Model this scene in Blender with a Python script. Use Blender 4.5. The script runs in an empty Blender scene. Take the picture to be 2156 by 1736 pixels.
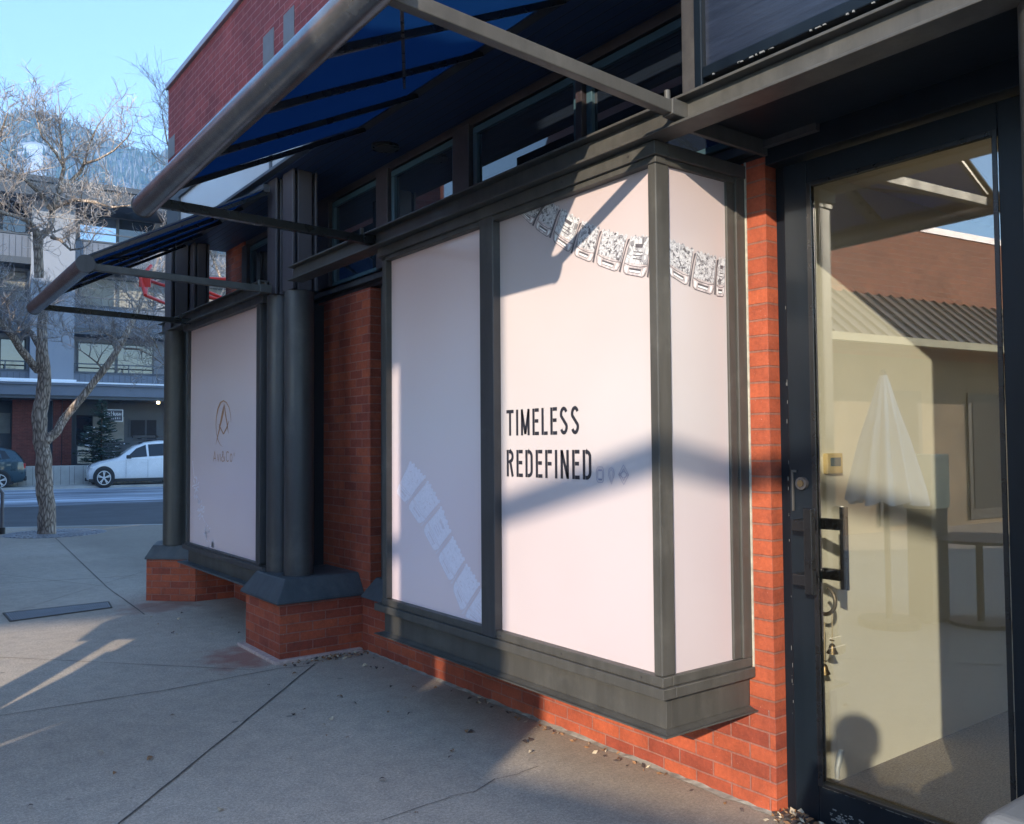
import bpy, bmesh, math, random
from mathutils import Vector, Matrix, noise
R_ = math.radians
random.seed(7)
HAZE = .0006
C = bpy.context.scene.collection
scene = bpy.context.scene

# ---------------------------------------------------------------- camera
W, H = 2156.0, 1736.0
CF, YAW, PITCH, ROLL = 1809.2169, .6427, .0391, -.0071
CP = Vector((-3.0782, -2.4065, 1.56))
FW = Vector((math.sin(YAW)*math.cos(PITCH), math.cos(YAW)*math.cos(PITCH), math.sin(PITCH)))
_r = Vector((math.cos(YAW), -math.sin(YAW), 0)); _u = _r.cross(FW)
RT = math.cos(ROLL)*_r + math.sin(ROLL)*_u
UP = -math.sin(ROLL)*_r + math.cos(ROLL)*_u
cd = bpy.data.cameras.new('camera'); cam = bpy.data.objects.new('camera', cd); C.objects.link(cam)
cam.matrix_world = Matrix(((RT.x, UP.x, -FW.x, CP.x), (RT.y, UP.y, -FW.y, CP.y), (RT.z, UP.z, -FW.z, CP.z), (0, 0, 0, 1)))
cd.sensor_width = 36; cd.lens = CF/W*36; cd.clip_start = .05; cd.clip_end = 6000
scene.camera = cam

def ray(px, py):
    return FW + (px-W/2)/CF*RT - (py-H/2)/CF*UP
def at(px, py, P0, n):
    """point of the plane through P0 with normal n that the photograph shows at px,py"""
    d = ray(px, py); n = Vector(n)
    return CP + d*((Vector(P0)-CP).dot(n)/d.dot(n))
def atx(px, py, x): return at(px, py, (x, 0, 0), (1, 0, 0))
def aty(px, py, y): return at(px, py, (0, y, 0), (0, 1, 0))
def atz(px, py, z): return at(px, py, (0, 0, z), (0, 0, 1))

# ---------------------------------------------------------------- sky, sun, exposure
SUN = Vector((-1, -.65, .385)).normalized()
wd = bpy.data.worlds.new('World'); scene.world = wd; wd.use_nodes = True
nt = wd.node_tree; bg = nt.nodes['Background']
sk = nt.nodes.new('ShaderNodeTexSky'); sk.sky_type = 'NISHITA'; sk.sun_disc = False
sk.sun_elevation = math.asin(SUN.z); sk.sun_rotation = math.atan2(SUN.x, SUN.y)
sk.altitude = 2400; sk.air_density = 1.25; sk.dust_density = .25; sk.ozone_density = 2.4
nt.links.new(sk.outputs[0], bg.inputs[0]); bg.inputs[1].default_value = .15
sl = bpy.data.lights.new('sun', 'SUN'); sl.energy = 2.0; sl.angle = R_(.53); sl.color = (1, .88, .70)
so = bpy.data.objects.new('sun', sl); C.objects.link(so)
so.rotation_euler = SUN.to_track_quat('Z', 'Y').to_euler(); so.location = SUN*60
scene.view_settings.view_transform = 'Standard'; scene.view_settings.look = 'None'
scene.view_settings.exposure = 1.9; scene.view_settings.gamma = 1
scene.render.engine = 'CYCLES'
scene.cycles.max_bounces = 10; scene.cycles.transparent_max_bounces = 12; scene.cycles.glossy_bounces = 5

# ---------------------------------------------------------------- materials
def nm(name):
    m = bpy.data.materials.new(name); m.use_nodes = True
    t = m.node_tree; return m, t, t.nodes['Principled BSDF']
def N(t, typ, **k):
    n = t.nodes.new(typ)
    for a, v in k.items(): setattr(n, a, v)
    return n
def ramp(t, src, stops):
    r = N(t, 'ShaderNodeValToRGB'); e = r.color_ramp.elements
    while len(e) < len(stops): e.new(.5)
    for i, (p, c) in enumerate(stops):
        e[i].position = p; e[i].color = (*c, 1) if len(c) == 3 else c
    t.links.new(src, r.inputs[0]); return r
def wpos(t, scale=None):
    g = N(t, 'ShaderNodeNewGeometry'); 
    if scale is None: return g.outputs['Position']
    mp = N(t, 'ShaderNodeMapping'); mp.inputs['Scale'].default_value = scale
    t.links.new(g.outputs['Position'], mp.inputs[0]); return mp.outputs[0]
def noi(t, vec, s, det=4, rough=.55):
    n = N(t, 'ShaderNodeTexNoise'); n.inputs['Scale'].default_value = s; n.inputs['Detail'].default_value = det
    n.inputs['Roughness'].default_value = rough; t.links.new(vec, n.inputs['Vector']); return n.outputs['Fac']
def mixc(t, fac, a, b, mode='MIX'):
    m = N(t, 'ShaderNodeMix', data_type='RGBA', blend_type=mode)
    for i, v in ((0, fac), (6, a), (7, b)):
        if hasattr(v, 'is_output') or isinstance(v, bpy.types.NodeSocket): t.links.new(v, m.inputs[i])
        elif i == 0: m.inputs[0].default_value = v
        else: m.inputs[i].default_value = (*v, 1)
    return m.outputs[2]
def bump(t, b, h, strength=.3, dist=.01):
    n = N(t, 'ShaderNodeBump'); n.inputs['Strength'].default_value = strength; n.inputs['Distance'].default_value = dist
    t.links.new(h, n.inputs['Height']); t.links.new(n.outputs[0], b.inputs['Normal'])
def simple(name, col, rough=.5, metal=0, var=.12, vs=6, bs=None, bst=.15, spec=None, coat=0):
    m, t, b = nm(name); p = wpos(t)
    f = noi(t, p, vs, 5)
    lo = tuple(c*(1-var) for c in col); hi = tuple(min(1, c*(1+var)) for c in col)
    r = ramp(t, f, [(.3, lo), (.7, hi)])
    t.links.new(r.outputs[0], b.inputs['Base Color'])
    rr = N(t, 'ShaderNodeMapRange'); rr.inputs[3].default_value = max(0, rough-.08); rr.inputs[4].default_value = min(1, rough+.1)
    t.links.new(noi(t, p, vs*3, 3), rr.inputs[0]); t.links.new(rr.outputs[0], b.inputs['Roughness'])
    b.inputs['Metallic'].default_value = metal
    if spec is not None: b.inputs['Specular IOR Level'].default_value = spec
    if coat: b.inputs['Coat Weight'].default_value = coat; b.inputs['Coat Roughness'].default_value = .05
    if bs: bump(t, b, noi(t, p, bs, 4), bst, .004)
    return m
def brick(name, c1, c2, mortar, bw=.203, bh=.0677, ms=.008, scratch=.5):
    m, t, b = nm(name)
    g = N(t, 'ShaderNodeNewGeometry')
    sn = N(t, 'ShaderNodeSeparateXYZ'); t.links.new(g.outputs['True Normal'], sn.inputs[0])
    ng = N(t, 'ShaderNodeMath', operation='MULTIPLY'); ng.inputs[1].default_value = -1; t.links.new(sn.outputs[1], ng.inputs[0])
    cb = N(t, 'ShaderNodeCombineXYZ'); t.links.new(ng.outputs[0], cb.inputs[0]); t.links.new(sn.outputs[0], cb.inputs[1])
    dt = N(t, 'ShaderNodeVectorMath', operation='DOT_PRODUCT'); t.links.new(g.outputs['Position'], dt.inputs[0]); t.links.new(cb.outputs[0], dt.inputs[1])
    sp = N(t, 'ShaderNodeSeparateXYZ'); t.links.new(g.outputs['Position'], sp.inputs[0])
    cv = N(t, 'ShaderNodeCombineXYZ'); t.links.new(dt.outputs['Value'], cv.inputs[0]); t.links.new(sp.outputs[2], cv.inputs[1])
    wob = N(t, 'ShaderNodeTexNoise'); wob.inputs['Scale'].default_value = 7; t.links.new(g.outputs['Position'], wob.inputs['Vector'])
    wa = N(t, 'ShaderNodeVectorMath', operation='MULTIPLY_ADD'); wa.inputs[1].default_value = (.006, .006, 0)
    t.links.new(wob.outputs['Color'], wa.inputs[0]); t.links.new(cv.outputs[0], wa.inputs[2])
    bt = N(t, 'ShaderNodeTexBrick'); bt.inputs['Scale'].default_value = 1
    bt.inputs['Brick Width'].default_value = bw; bt.inputs['Row Height'].default_value = bh
    bt.inputs['Mortar Size'].default_value = ms/2; bt.inputs['Mortar Smooth'].default_value = .25; bt.inputs['Bias'].default_value = 0
    bt.inputs['Color1'].default_value = (*c1, 1); bt.inputs['Color2'].default_value = (*c2, 1); bt.inputs['Mortar'].default_value = (*mortar, 1)
    t.links.new(wa.outputs[0], bt.inputs['Vector'])
    f = ramp(t, noi(t, g.outputs['Position'], 55, 5, .7), [(.3, (.80, .80, .80)), (.7, (1.12, 1.12, 1.12))])
    c = mixc(t, 1, bt.outputs['Color'], f.outputs[0], 'MULTIPLY')
    f2 = ramp(t, noi(t, g.outputs['Position'], 1.7, 5, .6), [(.35, (.78, .76, .76)), (.65, (1.08, 1.06, 1.04))])
    c = mixc(t, 1, c, f2.outputs[0], 'MULTIPLY')
    f3 = ramp(t, noi(t, g.outputs['Position'], 9, 6, .75), [(.32, (.74, .72, .72)), (.5, (1, 1, 1)), (.72, (1.16, 1.15, 1.16))])
    c = mixc(t, 1, c, f3.outputs[0], 'MULTIPLY')
    sc = ramp(t, noi(t, g.outputs['Position'], 130, 2, .5), [(.70, (0, 0, 0)), (.76, (scratch,)*3)])
    c = mixc(t, sc.outputs[0], c, (.6, .5, .46))
    t.links.new(c, b.inputs['Base Color']); b.inputs['Roughness'].default_value = .8
    inv = N(t, 'ShaderNodeMath', operation='SUBTRACT'); inv.inputs[0].default_value = 1; t.links.new(bt.outputs['Fac'], inv.inputs[1])
    ad = N(t, 'ShaderNodeMath', operation='MULTIPLY_ADD'); ad.inputs[1].default_value = .22
    t.links.new(noi(t, g.outputs['Position'], 90, 4, .7), ad.inputs[0]); t.links.new(inv.outputs[0], ad.inputs[2])
    bump(t, b, ad.outputs[0], 1.0, .010)
    return m

M = {}
M['brick'] = brick('brick_red', (.42, .088, .034), (.25, .046, .024), (.32, .13, .098), ms=.009, scratch=.35)
M['brick_pier'] = brick('brick_pier', (.42, .090, .034), (.30, .060, .026), (.27, .11, .075), bw=.6, ms=.010, scratch=.4)
M['brick_up'] = brick('brick_parapet', (.33, .066, .066), (.25, .046, .05), (.42, .18, .18), bw=.203, bh=.0677, ms=.009, scratch=.1)
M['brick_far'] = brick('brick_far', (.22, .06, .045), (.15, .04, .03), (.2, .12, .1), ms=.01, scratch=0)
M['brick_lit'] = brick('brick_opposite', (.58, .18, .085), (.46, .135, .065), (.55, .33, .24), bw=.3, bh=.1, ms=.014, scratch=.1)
M['steel'] = simple('painted_steel_grey', (.066, .064, .060), .40, .0, .1, 4, 40, .08)
M['steel_dk'] = simple('painted_steel_dark', (.038, .040, .045), .4, 0, .12, 4, 40, .08)
M['cap'] = simple('painted_cap', (.075, .082, .088), .45, 0, .12, 5, 30, .08)
M['post'] = simple('post_brown_steel', (.06, .05, .054), .45, 0, .1, 3)
M['wood_dk'] = simple('dark_stained_wood', (.034, .024, .027), .5, 0, .25, 8)
M['frame_teal'] = simple('window_frame_teal', (.035, .07, .09), .45, 0, .1, 5)
M['black'] = simple('gloss_black', (.006, .006, .007), .28)
M['concrete_far'] = simple('concrete_wall', (.42, .41, .38), .85, 0, .2, 1.4, 25, .3)
M['stucco'] = simple('grey_stucco', (.25, .27, .31), .8, 0, .06, .6, 60, .2)
M['siding'] = simple('blue_grey_siding', (.13, .15, .19), .6, 0, .1, 1)
M['trim_far'] = simple('dark_trim_far', (.06, .07, .085), .5, 0, .1, 1)
M['snow'] = simple('snow', (.80, .83, .88), .6, 0, .04, 2, 8, .3)
M['panel'] = simple('fascia_panel_paint', (.46, .47, .50), .22, 0, .05, 1)
M['coping'] = simple('metal_coping', (.35, .32, .36), .35, .3, .08, 2)
M['vent'] = simple('vent_plate', (.17, .16, .165), .5, .2, .1, 4)
M['sealant'] = simple('sealant', (.40, .37, .30), .8, 0, .25, 30, 60, .6)
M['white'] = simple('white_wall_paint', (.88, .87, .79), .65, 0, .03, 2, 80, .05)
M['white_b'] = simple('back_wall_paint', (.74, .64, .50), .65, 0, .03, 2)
M['ivory'] = simple('ivory_plastic', (.66, .52, .26), .4, 0, .04, 10)
M['screen'] = simple('lcd_screen', (.11, .15, .17), .25, 0, .1, 60)
M['brass'] = simple('brass', (.20, .15, .085), .38, 1, .15, 30)
M['iron'] = simple('iron_aged', (.16, .13, .10), .45, .8, .3, 40)
M['string'] = simple('string', (.5, .42, .28), .8)
M['red'] = simple('red_paint', (.62, .035, .02), .35, 0, .06, 3)
M['rubber'] = simple('tyre_rubber', (.02, .02, .021), .8)
M['alloy'] = simple('alloy_wheel', (.55, .56, .57), .4, .3, .05, 10)
M['carpaint'] = simple('white_car_paint', (.78, .79, .80), .25, 0, .02, 2, coat=.8)
M['cardark'] = simple('teal_car_paint', (.03, .065, .085), .28, .3, .05, 2, coat=.8)
M['cartrim'] = simple('car_trim', (.02, .021, .023), .5)
M['carglass'] = simple('car_glass', (.015, .02, .025), .06, 0, .1, 2)
M['lamp_red'] = simple('tail_lamp', (.35, .02, .02), .2)
M['lamp_clear'] = simple('head_lamp', (.6, .62, .62), .12)
M['plate'] = simple('plate', (.6, .64, .68), .5)
M['grey_plastic'] = simple('grey_plastic', (.14, .145, .15), .45, 0, .06, 12, 90, .08)
M['skin'] = simple('skin', (.5, .3, .22), .6)
M['cloth'] = simple('dark_jacket', (.04, .045, .06), .85, 0, .2, 20)
M['hair'] = simple('hair', (.04, .025, .02), .6)
M['ink'] = simple('black_ink', (.018, .018, .026), .45, 0, .05)
M['copper_ink'] = simple('copper_ink', (.46, .23, .11), .4, 0, .1, 30)
M['white_ink'] = simple('white_sign_ink', (.8, .8, .8), .5)
M['sign_grey'] = simple('sign_board', (.06, .055, .065), .5)
M['umb'] = simple('white_canvas', (.86, .86, .84), .75, 0, .05, 5)
M['tan'] = simple('tan_shopfront', (.30, .20, .115), .7, 0, .3, 1.5)
M['cream'] = simple('cream_box', (.66, .56, .36), .7)
M['metalroof'] = simple('metal_roof', (.34, .26, .19), .4, .4, .1, 2)
M['far_white'] = simple('pale_wall', (.62, .58, .48), .75, 0, .1, 1)
M['needle'] = simple('fir_needles', (.035, .07, .055), .7, 0, .4, 6)
M['fir_bark'] = simple('fir_bark', (.10, .07, .05), .9)
M['leafm'] = simple('dry_leaf', (.22, .11, .05), .8, 0, .5, 60)
M['leafm2'] = simple('pale_leaf', (.42, .34, .24), .8, 0, .4, 60)
M['leafm3'] = simple('dark_leaf', (.06, .04, .035), .8, 0, .4, 60)
M['joint'] = simple('joint_dirt', (.10, .085, .072), .95, 0, .4, 30)
M['grate'] = simple('cast_grate', (.34, .34, .36), .5, .6, .2, 20)
M['inner_dark'] = simple('dark_interior', (.02, .02, .025), .8)
M['beige'] = simple('beige_blind', (.27, .265, .24), .7, 0, .15, 3)
M['fillet'] = simple('fillet_mortar', (.25, .23, .20), .9, 0, .35, 20, 40, .5)
M['pinkish'] = simple('pink_mortar', (.45, .33, .29), .9, 0, .2, 30, 60, .4)
M['chip'] = simple('chipped_paint', (.16, .16, .155), .8, 0, .2, 60)

# gallery lamp glass (lit)
def lit(name, col, e):
    m, t, b = nm(name); b.inputs['Base Color'].default_value = (*col, 1)
    b.inputs['Emission Color'].default_value = (*col, 1); b.inputs['Emission Strength'].default_value = e; return m
M['bulb'] = lit('lit_bulb', (1, .78, .45), 6)

def m_steel(name, col, rough):
    m, t, b = nm(name); p = wpos(t)
    c = ramp(t, noi(t, wpos(t, (1, 1, .12)), 14, 5, .65), [(.3, tuple(k*.80 for k in col)), (.7, tuple(k*1.2 for k in col))]).outputs[0]
    d = ramp(t, noi(t, p, 3.1, 6, .7), [(.52, (0, 0, 0)), (.75, (.30, .30, .30))]).outputs[0]
    c = mixc(t, d, c, (.17, .16, .14))
    sp = ramp(t, noi(t, p, 85, 3, .6), [(.72, (0, 0, 0)), (.76, (.5, .5, .5))]).outputs[0]
    c = mixc(t, sp, c, (.2, .19, .17)); t.links.new(c, b.inputs['Base Color'])
    r = N(t, 'ShaderNodeMapRange'); r.inputs[3].default_value = rough-.12; r.inputs[4].default_value = rough+.18
    t.links.new(noi(t, wpos(t, (1, 1, .3)), 8, 5), r.inputs[0]); t.links.new(r.outputs[0], b.inputs['Roughness'])
    bump(t, b, noi(t, p, 45, 4, .6), .14, .004); b.inputs['Specular IOR Level'].default_value = .38; return m
M['steel'] = m_steel('painted_steel_grey', (.060, .056, .050), .42)
M['steel_dk'] = m_steel('painted_steel_dark', (.050, .046, .046), .42)
M['cap'] = m_steel('painted_cap', (.062, .070, .078), .45)
def m_concrete():
    m, t, b = nm('pavement_concrete'); p = wpos(t)
    base = ramp(t, noi(t, p, .55, 6, .6), [(.3, (.40, .335, .27)), (.5, (.455, .385, .315)), (.7, (.50, .43, .355))])
    fine = ramp(t, noi(t, p, 130, 5, .8), [(.32, (.62, .62, .62)), (.68, (1.32, 1.31, 1.29))])
    c = mixc(t, 1, base.outputs[0], fine.outputs[0], 'MULTIPLY')
    mid = ramp(t, noi(t, p, 9, 6, .7), [(.35, (.86, .86, .87)), (.62, (1.05, 1.04, 1.03))])
    c = mixc(t, 1, c, mid.outputs[0], 'MULTIPLY')
    # dark soft stains and pale salt marks
    st = ramp(t, noi(t, wpos(t, (1.3, .7, 1)), 2.3, 5, .62), [(.62, (0, 0, 0)), (.78, (.38, .38, .38))])
    c = mixc(t, st.outputs[0], c, (.20, .18, .16))
    sp = ramp(t, noi(t, p, 33, 3, .6), [(.68, (0, 0, 0)), (.73, (.7, .7, .7))])
    c = mixc(t, sp.outputs[0], c, (.16, .135, .11))
    gm = N(t, 'ShaderNodeTexVoronoi'); gm.inputs['Scale'].default_value = 3.1; t.links.new(p, gm.inputs['Vector'])
    gr_ = ramp(t, gm.outputs['Distance'], [(.045, (.65, .65, .65)), (.065, (0, 0, 0))])
    c = mixc(t, gr_.outputs[0], c, (.15, .13, .115))
    ag = ramp(t, noi(t, p, 60, 6, .8), [(.36, (.70, .70, .70)), (.64, (1.24, 1.22, 1.19))])
    c = mixc(t, 1, c, ag.outputs[0], 'MULTIPLY')
    ps = ramp(t, noi(t, p, 48, 2, .5), [(.74, (0, 0, 0)), (.78, (.6, .6, .6))])
    c = mixc(t, ps.outputs[0], c, (.62, .60, .56))
    # red brick dust near the piers, dark band along the wall
    def near(cx, cy, r):
        d = N(t, 'ShaderNodeVectorMath', operation='DISTANCE'); t.links.new(p, d.inputs[0]); d.inputs[1].default_value = (cx, cy, 0)
        a = N(t, 'ShaderNodeMath', operation='MULTIPLY_ADD'); a.inputs[1].default_value = .9
        t.links.new(noi(t, p, 5, 4), a.inputs[0]); t.links.new(d.outputs['Value'], a.inputs[2])
        mr = N(t, 'ShaderNodeMapRange'); mr.inputs[1].default_value = r*.35+.45; mr.inputs[2].default_value = r+.45; mr.inputs[3].default_value = .75; mr.inputs[4].default_value = 0
        t.links.new(a.outputs[0], mr.inputs[0]); return mr.outputs[0]
    c = mixc(t, near(-.76, 3.95, .42), c, (.30, .10, .07))
    c = mixc(t, near(-.75, 6.5, .4), c, (.29, .15, .11))
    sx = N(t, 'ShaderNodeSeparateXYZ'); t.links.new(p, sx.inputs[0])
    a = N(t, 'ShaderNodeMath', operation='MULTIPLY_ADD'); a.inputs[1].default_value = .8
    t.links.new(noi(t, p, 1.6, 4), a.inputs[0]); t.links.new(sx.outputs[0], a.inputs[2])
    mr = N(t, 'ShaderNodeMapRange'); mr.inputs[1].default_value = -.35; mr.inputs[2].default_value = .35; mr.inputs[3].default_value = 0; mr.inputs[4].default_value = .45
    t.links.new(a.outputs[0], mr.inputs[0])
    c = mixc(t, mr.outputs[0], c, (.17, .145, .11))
    t.links.new(c, b.inputs['Base Color']); b.inputs['Roughness'].default_value = .78
    ad = N(t, 'ShaderNodeMath', operation='MULTIPLY_ADD'); ad.inputs[1].default_value = .5
    t.links.new(noi(t, p, 25, 5, .6), ad.inputs[0]); t.links.new(noi(t, p, 170, 3, .7), ad.inputs[2])
    bump(t, b, ad.outputs[0], .38, .004); return m
M['pave'] = m_concrete()

STR_A = R_(-12)    # street direction
su = Vector((math.cos(STR_A), math.sin(STR_A), 0)); sv = Vector((-math.sin(STR_A), math.cos(STR_A), 0))
def m_road():
    m, t, b = nm('asphalt'); p = wpos(t)
    d = N(t, 'ShaderNodeVectorMath', operation='DOT_PRODUCT'); t.links.new(p, d.inputs[0]); d.inputs[1].default_value = sv
    d2 = N(t, 'ShaderNodeVectorMath', operation='DOT_PRODUCT'); t.links.new(p, d2.inputs[0]); d2.inputs[1].default_value = su
    cb = N(t, 'ShaderNodeCombineXYZ'); t.links.new(d.outputs['Value'], cb.inputs[0])
    q = N(t, 'ShaderNodeMath', operation='MULTIPLY'); q.inputs[1].default_value = .12; t.links.new(d2.outputs['Value'], q.inputs[0]); t.links.new(q.outputs[0], cb.inputs[1])
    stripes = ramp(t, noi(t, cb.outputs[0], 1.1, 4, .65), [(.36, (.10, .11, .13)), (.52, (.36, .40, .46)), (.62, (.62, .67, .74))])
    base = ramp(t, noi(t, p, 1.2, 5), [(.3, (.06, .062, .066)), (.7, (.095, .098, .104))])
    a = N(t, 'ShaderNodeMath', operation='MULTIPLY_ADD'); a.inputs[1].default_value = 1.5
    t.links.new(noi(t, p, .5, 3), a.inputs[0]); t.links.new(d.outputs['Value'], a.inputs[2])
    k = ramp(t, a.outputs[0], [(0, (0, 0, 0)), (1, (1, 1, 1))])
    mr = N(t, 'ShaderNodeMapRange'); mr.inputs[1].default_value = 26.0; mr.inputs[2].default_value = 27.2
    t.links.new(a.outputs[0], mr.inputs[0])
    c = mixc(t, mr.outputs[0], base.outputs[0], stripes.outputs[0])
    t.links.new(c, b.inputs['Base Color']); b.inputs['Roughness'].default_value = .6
    bump(t, b, noi(t, p, 60, 3), .3, .005); return m
M['road'] = m_road()

def m_bark():
    m, t, b = nm('furrowed_bark'); p = wpos(t, (1, 1, .22))
    v = N(t, 'ShaderNodeTexVoronoi', feature='DISTANCE_TO_EDGE'); v.inputs['Scale'].default_value = 26
    mx = N(t, 'ShaderNodeVectorMath', operation='MULTIPLY_ADD'); mx.inputs[1].default_value = (.06, .06, .06)
    nn = N(t, 'ShaderNodeTexNoise'); nn.inputs['Scale'].default_value = 9; t.links.new(p, nn.inputs['Vector'])
    t.links.new(nn.outputs['Color'], mx.inputs[0]); t.links.new(p, mx.inputs[2]); t.links.new(mx.outputs[0], v.inputs['Vector'])
    r = ramp(t, v.outputs['Distance'], [(0, (.13, .10, .078)), (.16, (.40, .32, .255)), (.4, (.64, .545, .45))])
    c = mixc(t, 1, r.outputs[0], ramp(t, noi(t, p, 12, 5), [(.3, (.8, .8, .8)), (.7, (1.25, 1.22, 1.2))]).outputs[0], 'MULTIPLY')
    t.links.new(c, b.inputs['Base Color']); b.inputs['Roughness'].default_value = .9
    bump(t, b, r.outputs[0], .8, .018); return m
M['bark'] = m_bark()
M['twig'] = simple('frosted_twigs', (.26, .225, .205), .4, 0, .4, 7)
M['frost'] = simple('frosted_tips', (.46, .44, .44), .3, 0, .35, 9)

def m_fabric():
    m = bpy.data.materials.new('navy_canvas'); m.use_nodes = True; t = m.node_tree; t.nodes.clear()
    p = wpos(t); o = N(t, 'ShaderNodeOutputMaterial')
    c = ramp(t, noi(t, p, 1.5, 3), [(.3, (.004, .013, .045)), (.7, (.006, .019, .062))]).outputs[0]
    d = N(t, 'ShaderNodeBsdfDiffuse'); tr = N(t, 'ShaderNodeBsdfTranslucent'); mx = N(t, 'ShaderNodeMixShader')
    t.links.new(c, d.inputs[0]); tr.inputs[0].default_value = (.003, .019, .068, 1); mx.inputs[0].default_value = .62
    t.links.new(d.outputs[0], mx.inputs[1]); t.links.new(tr.outputs[0], mx.inputs[2]); t.links.new(mx.outputs[0], o.inputs[0])
    bm_ = N(t, 'ShaderNodeBump'); bm_.inputs['Strength'].default_value = .1; bm_.inputs['Distance'].default_value = .004
    t.links.new(noi(t, p, 220, 2), bm_.inputs['Height']); t.links.new(bm_.outputs[0], d.inputs['Normal']); return m
M['canvas'] = m_fabric()

def m_tube():
    m, t, b = nm('weathered_tube'); p = wpos(t)
    c = ramp(t, noi(t, p, 9, 6, .7), [(.3, (.13, .13, .14)), (.55, (.20, .20, .21)), (.75, (.29, .285, .28))]).outputs[0]
    s = ramp(t, noi(t, p, 4.2, 6, .72), [(.66, (0, 0, 0)), (.69, (.8, .8, .8))]).outputs[0]
    c = mixc(t, s, c, (.42, .40, .36)); t.links.new(c, b.inputs['Base Color'])
    b.inputs['Roughness'].default_value = .27; b.inputs['Metallic'].default_value = .7
    bump(t, b, noi(t, p, 30, 4), .12, .003); return m
M['tube'] = m_tube()

def m_poster(name, cols, rough=.32):
    m, t, b = nm(name); p = wpos(t)
    c = ramp(t, noi(t, p, .9, 2), [(.3, cols[0]), (.7, cols[1])]).outputs[0]
    sx = N(t, 'ShaderNodeSeparateXYZ'); t.links.new(p, sx.inputs[0])
    zr_ = N(t, 'ShaderNodeMapRange'); zr_.inputs[1].default_value = .6; zr_.inputs[2].default_value = 2.75; t.links.new(sx.outputs[2], zr_.inputs[0])
    gz = ramp(t, zr_.outputs[0], [(0, (.985, .945, .965)), (.3, (1, .97, .99)), (.5, (.985, 1.02, 1.02)), (.75, (1, .985, .97)), (1, (.97, .89, .88))])
    c = mixc(t, 1, c, gz.outputs[0], 'MULTIPLY')
    t.links.new(c, b.inputs['Base Color']); b.inputs['Roughness'].default_value = rough
    b.inputs['Coat Weight'].default_value = .6
    bump(t, b, noi(t, wpos(t, (1, 1, .3)), 2.2, 2), .07, .012)
    sm = ramp(t, noi(t, wpos(t, (1, 1, .5)), 6, 5, .7), [(.3, (.10,)*3), (.7, (.22,)*3)]).outputs[0]; t.links.new(sm, b.inputs['Coat Roughness']); return m
M['poster'] = m_poster('poster_print', [(.505, .435, .43), (.545, .48, .48)])  # darkened copy: offset for the sun on this side put into the colour
M['poster_b'] = m_poster('poster_print_shade_lift', [(.76, .61, .60), (.80, .66, .66)])  # lightened copy: offset for the shade put into the print colour

def m_jewel(name, lo, mid, hi, s):
    m, t, b = nm(name); p = wpos(t)
    v = N(t, 'ShaderNodeTexVoronoi', feature='DISTANCE_TO_EDGE'); v.inputs['Scale'].default_value = s; t.links.new(p, v.inputs['Vector'])
    v2 = N(t, 'ShaderNodeTexVoronoi'); v2.inputs['Scale'].default_value = s*1.3; t.links.new(p, v2.inputs['Vector'])
    sv_ = N(t, 'ShaderNodeSeparateColor'); t.links.new(v2.outputs['Color'], sv_.inputs[0])
    a = ramp(t, sv_.outputs[0], [(0, lo), (.18, mid), (.45, hi), (1, hi)]).outputs[0]
    e = ramp(t, v.outputs['Distance'], [(0, (.45, .43, .45)), (.07, (1, 1, 1))]).outputs[0]
    c = mixc(t, 1, a, e, 'MULTIPLY'); t.links.new(c, b.inputs['Base Color']); b.inputs['Roughness'].default_value = .35; return m
M['stones'] = m_jewel('printed_stones', (.12, .11, .12), (.36, .35, .37), (.60, .585, .60), 75)
M['baguette'] = m_jewel('printed_baguette', (.18, .17, .18), (.36, .35, .37), (.60, .59, .60), 34)
M['clasp'] = simple('printed_clasp', (.50, .43, .43), .35, 0, .45, 40)
M['faint'] = simple('printed_faint', (.82, .74, .80), .35, 0, .06, 60)
M['faint2'] = simple('printed_faint_shade', (.74, .63, .67), .35, 0, .06, 60)
M['sketch'] = simple('printed_sketch', (.26, .24, .34), .4)

def m_carpet():
    m, t, b = nm('carpet'); p = wpos(t)
    c = ramp(t, noi(t, wpos(t, (1, 2.4, 1)), 55, 6, .8), [(.35, (.12, .098, .072)), (.5, (.27, .225, .17)), (.65, (.44, .385, .30))]).outputs[0]
    t.links.new(c, b.inputs['Base Color']); b.inputs['Roughness'].default_value = .95
    bump(t, b, noi(t, p, 90, 4, .8), .8, .01); return m
M['carpet'] = m_carpet()

def m_glass(name, refl, tint, rough=0.0):
    m = bpy.data.materials.new(name); m.use_nodes = True; t = m.node_tree; t.nodes.clear()
    o = N(t, 'ShaderNodeOutputMaterial'); g = N(t, 'ShaderNodeBsdfGlossy'); g.inputs['Roughness'].default_value = rough
    tr = N(t, 'ShaderNodeBsdfTransparent'); tr.inputs[0].default_value = (*tint, 1)
    fr = N(t, 'ShaderNodeFresnel'); fr.inputs[0].default_value = 1.5
    a = N(t, 'ShaderNodeMath', operation='MULTIPLY_ADD'); a.inputs[1].default_value = 1.4; a.inputs[2].default_value = refl; a.use_clamp = True
    t.links.new(fr.outputs[0], a.inputs[0]); mx = N(t, 'ShaderNodeMixShader'); t.links.new(a.outputs[0], mx.inputs[0])
    t.links.new(tr.outputs[0], mx.inputs[1]); t.links.new(g.outputs[0], mx.inputs[2]); t.links.new(mx.outputs[0], o.inputs[0]); return m
M['glass'] = m_glass('door_glass', .12, (.985, .985, .95))
def m_pane(name, col, rough=.02):
    m, t, b = nm(name); b.inputs['Base Color'].default_value = (*col, 1); b.inputs['Roughness'].default_value = rough
    b.inputs['Specular IOR Level'].default_value = .9; b.inputs['Coat Weight'].default_value = .6; b.inputs['Coat Roughness'].default_value = .01; return m
M['pane'] = m_pane('dark_pane', (.010, .014, .022))
M['pane_far'] = m_pane('dark_pane_far', (.02, .025, .035), .03)
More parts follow.
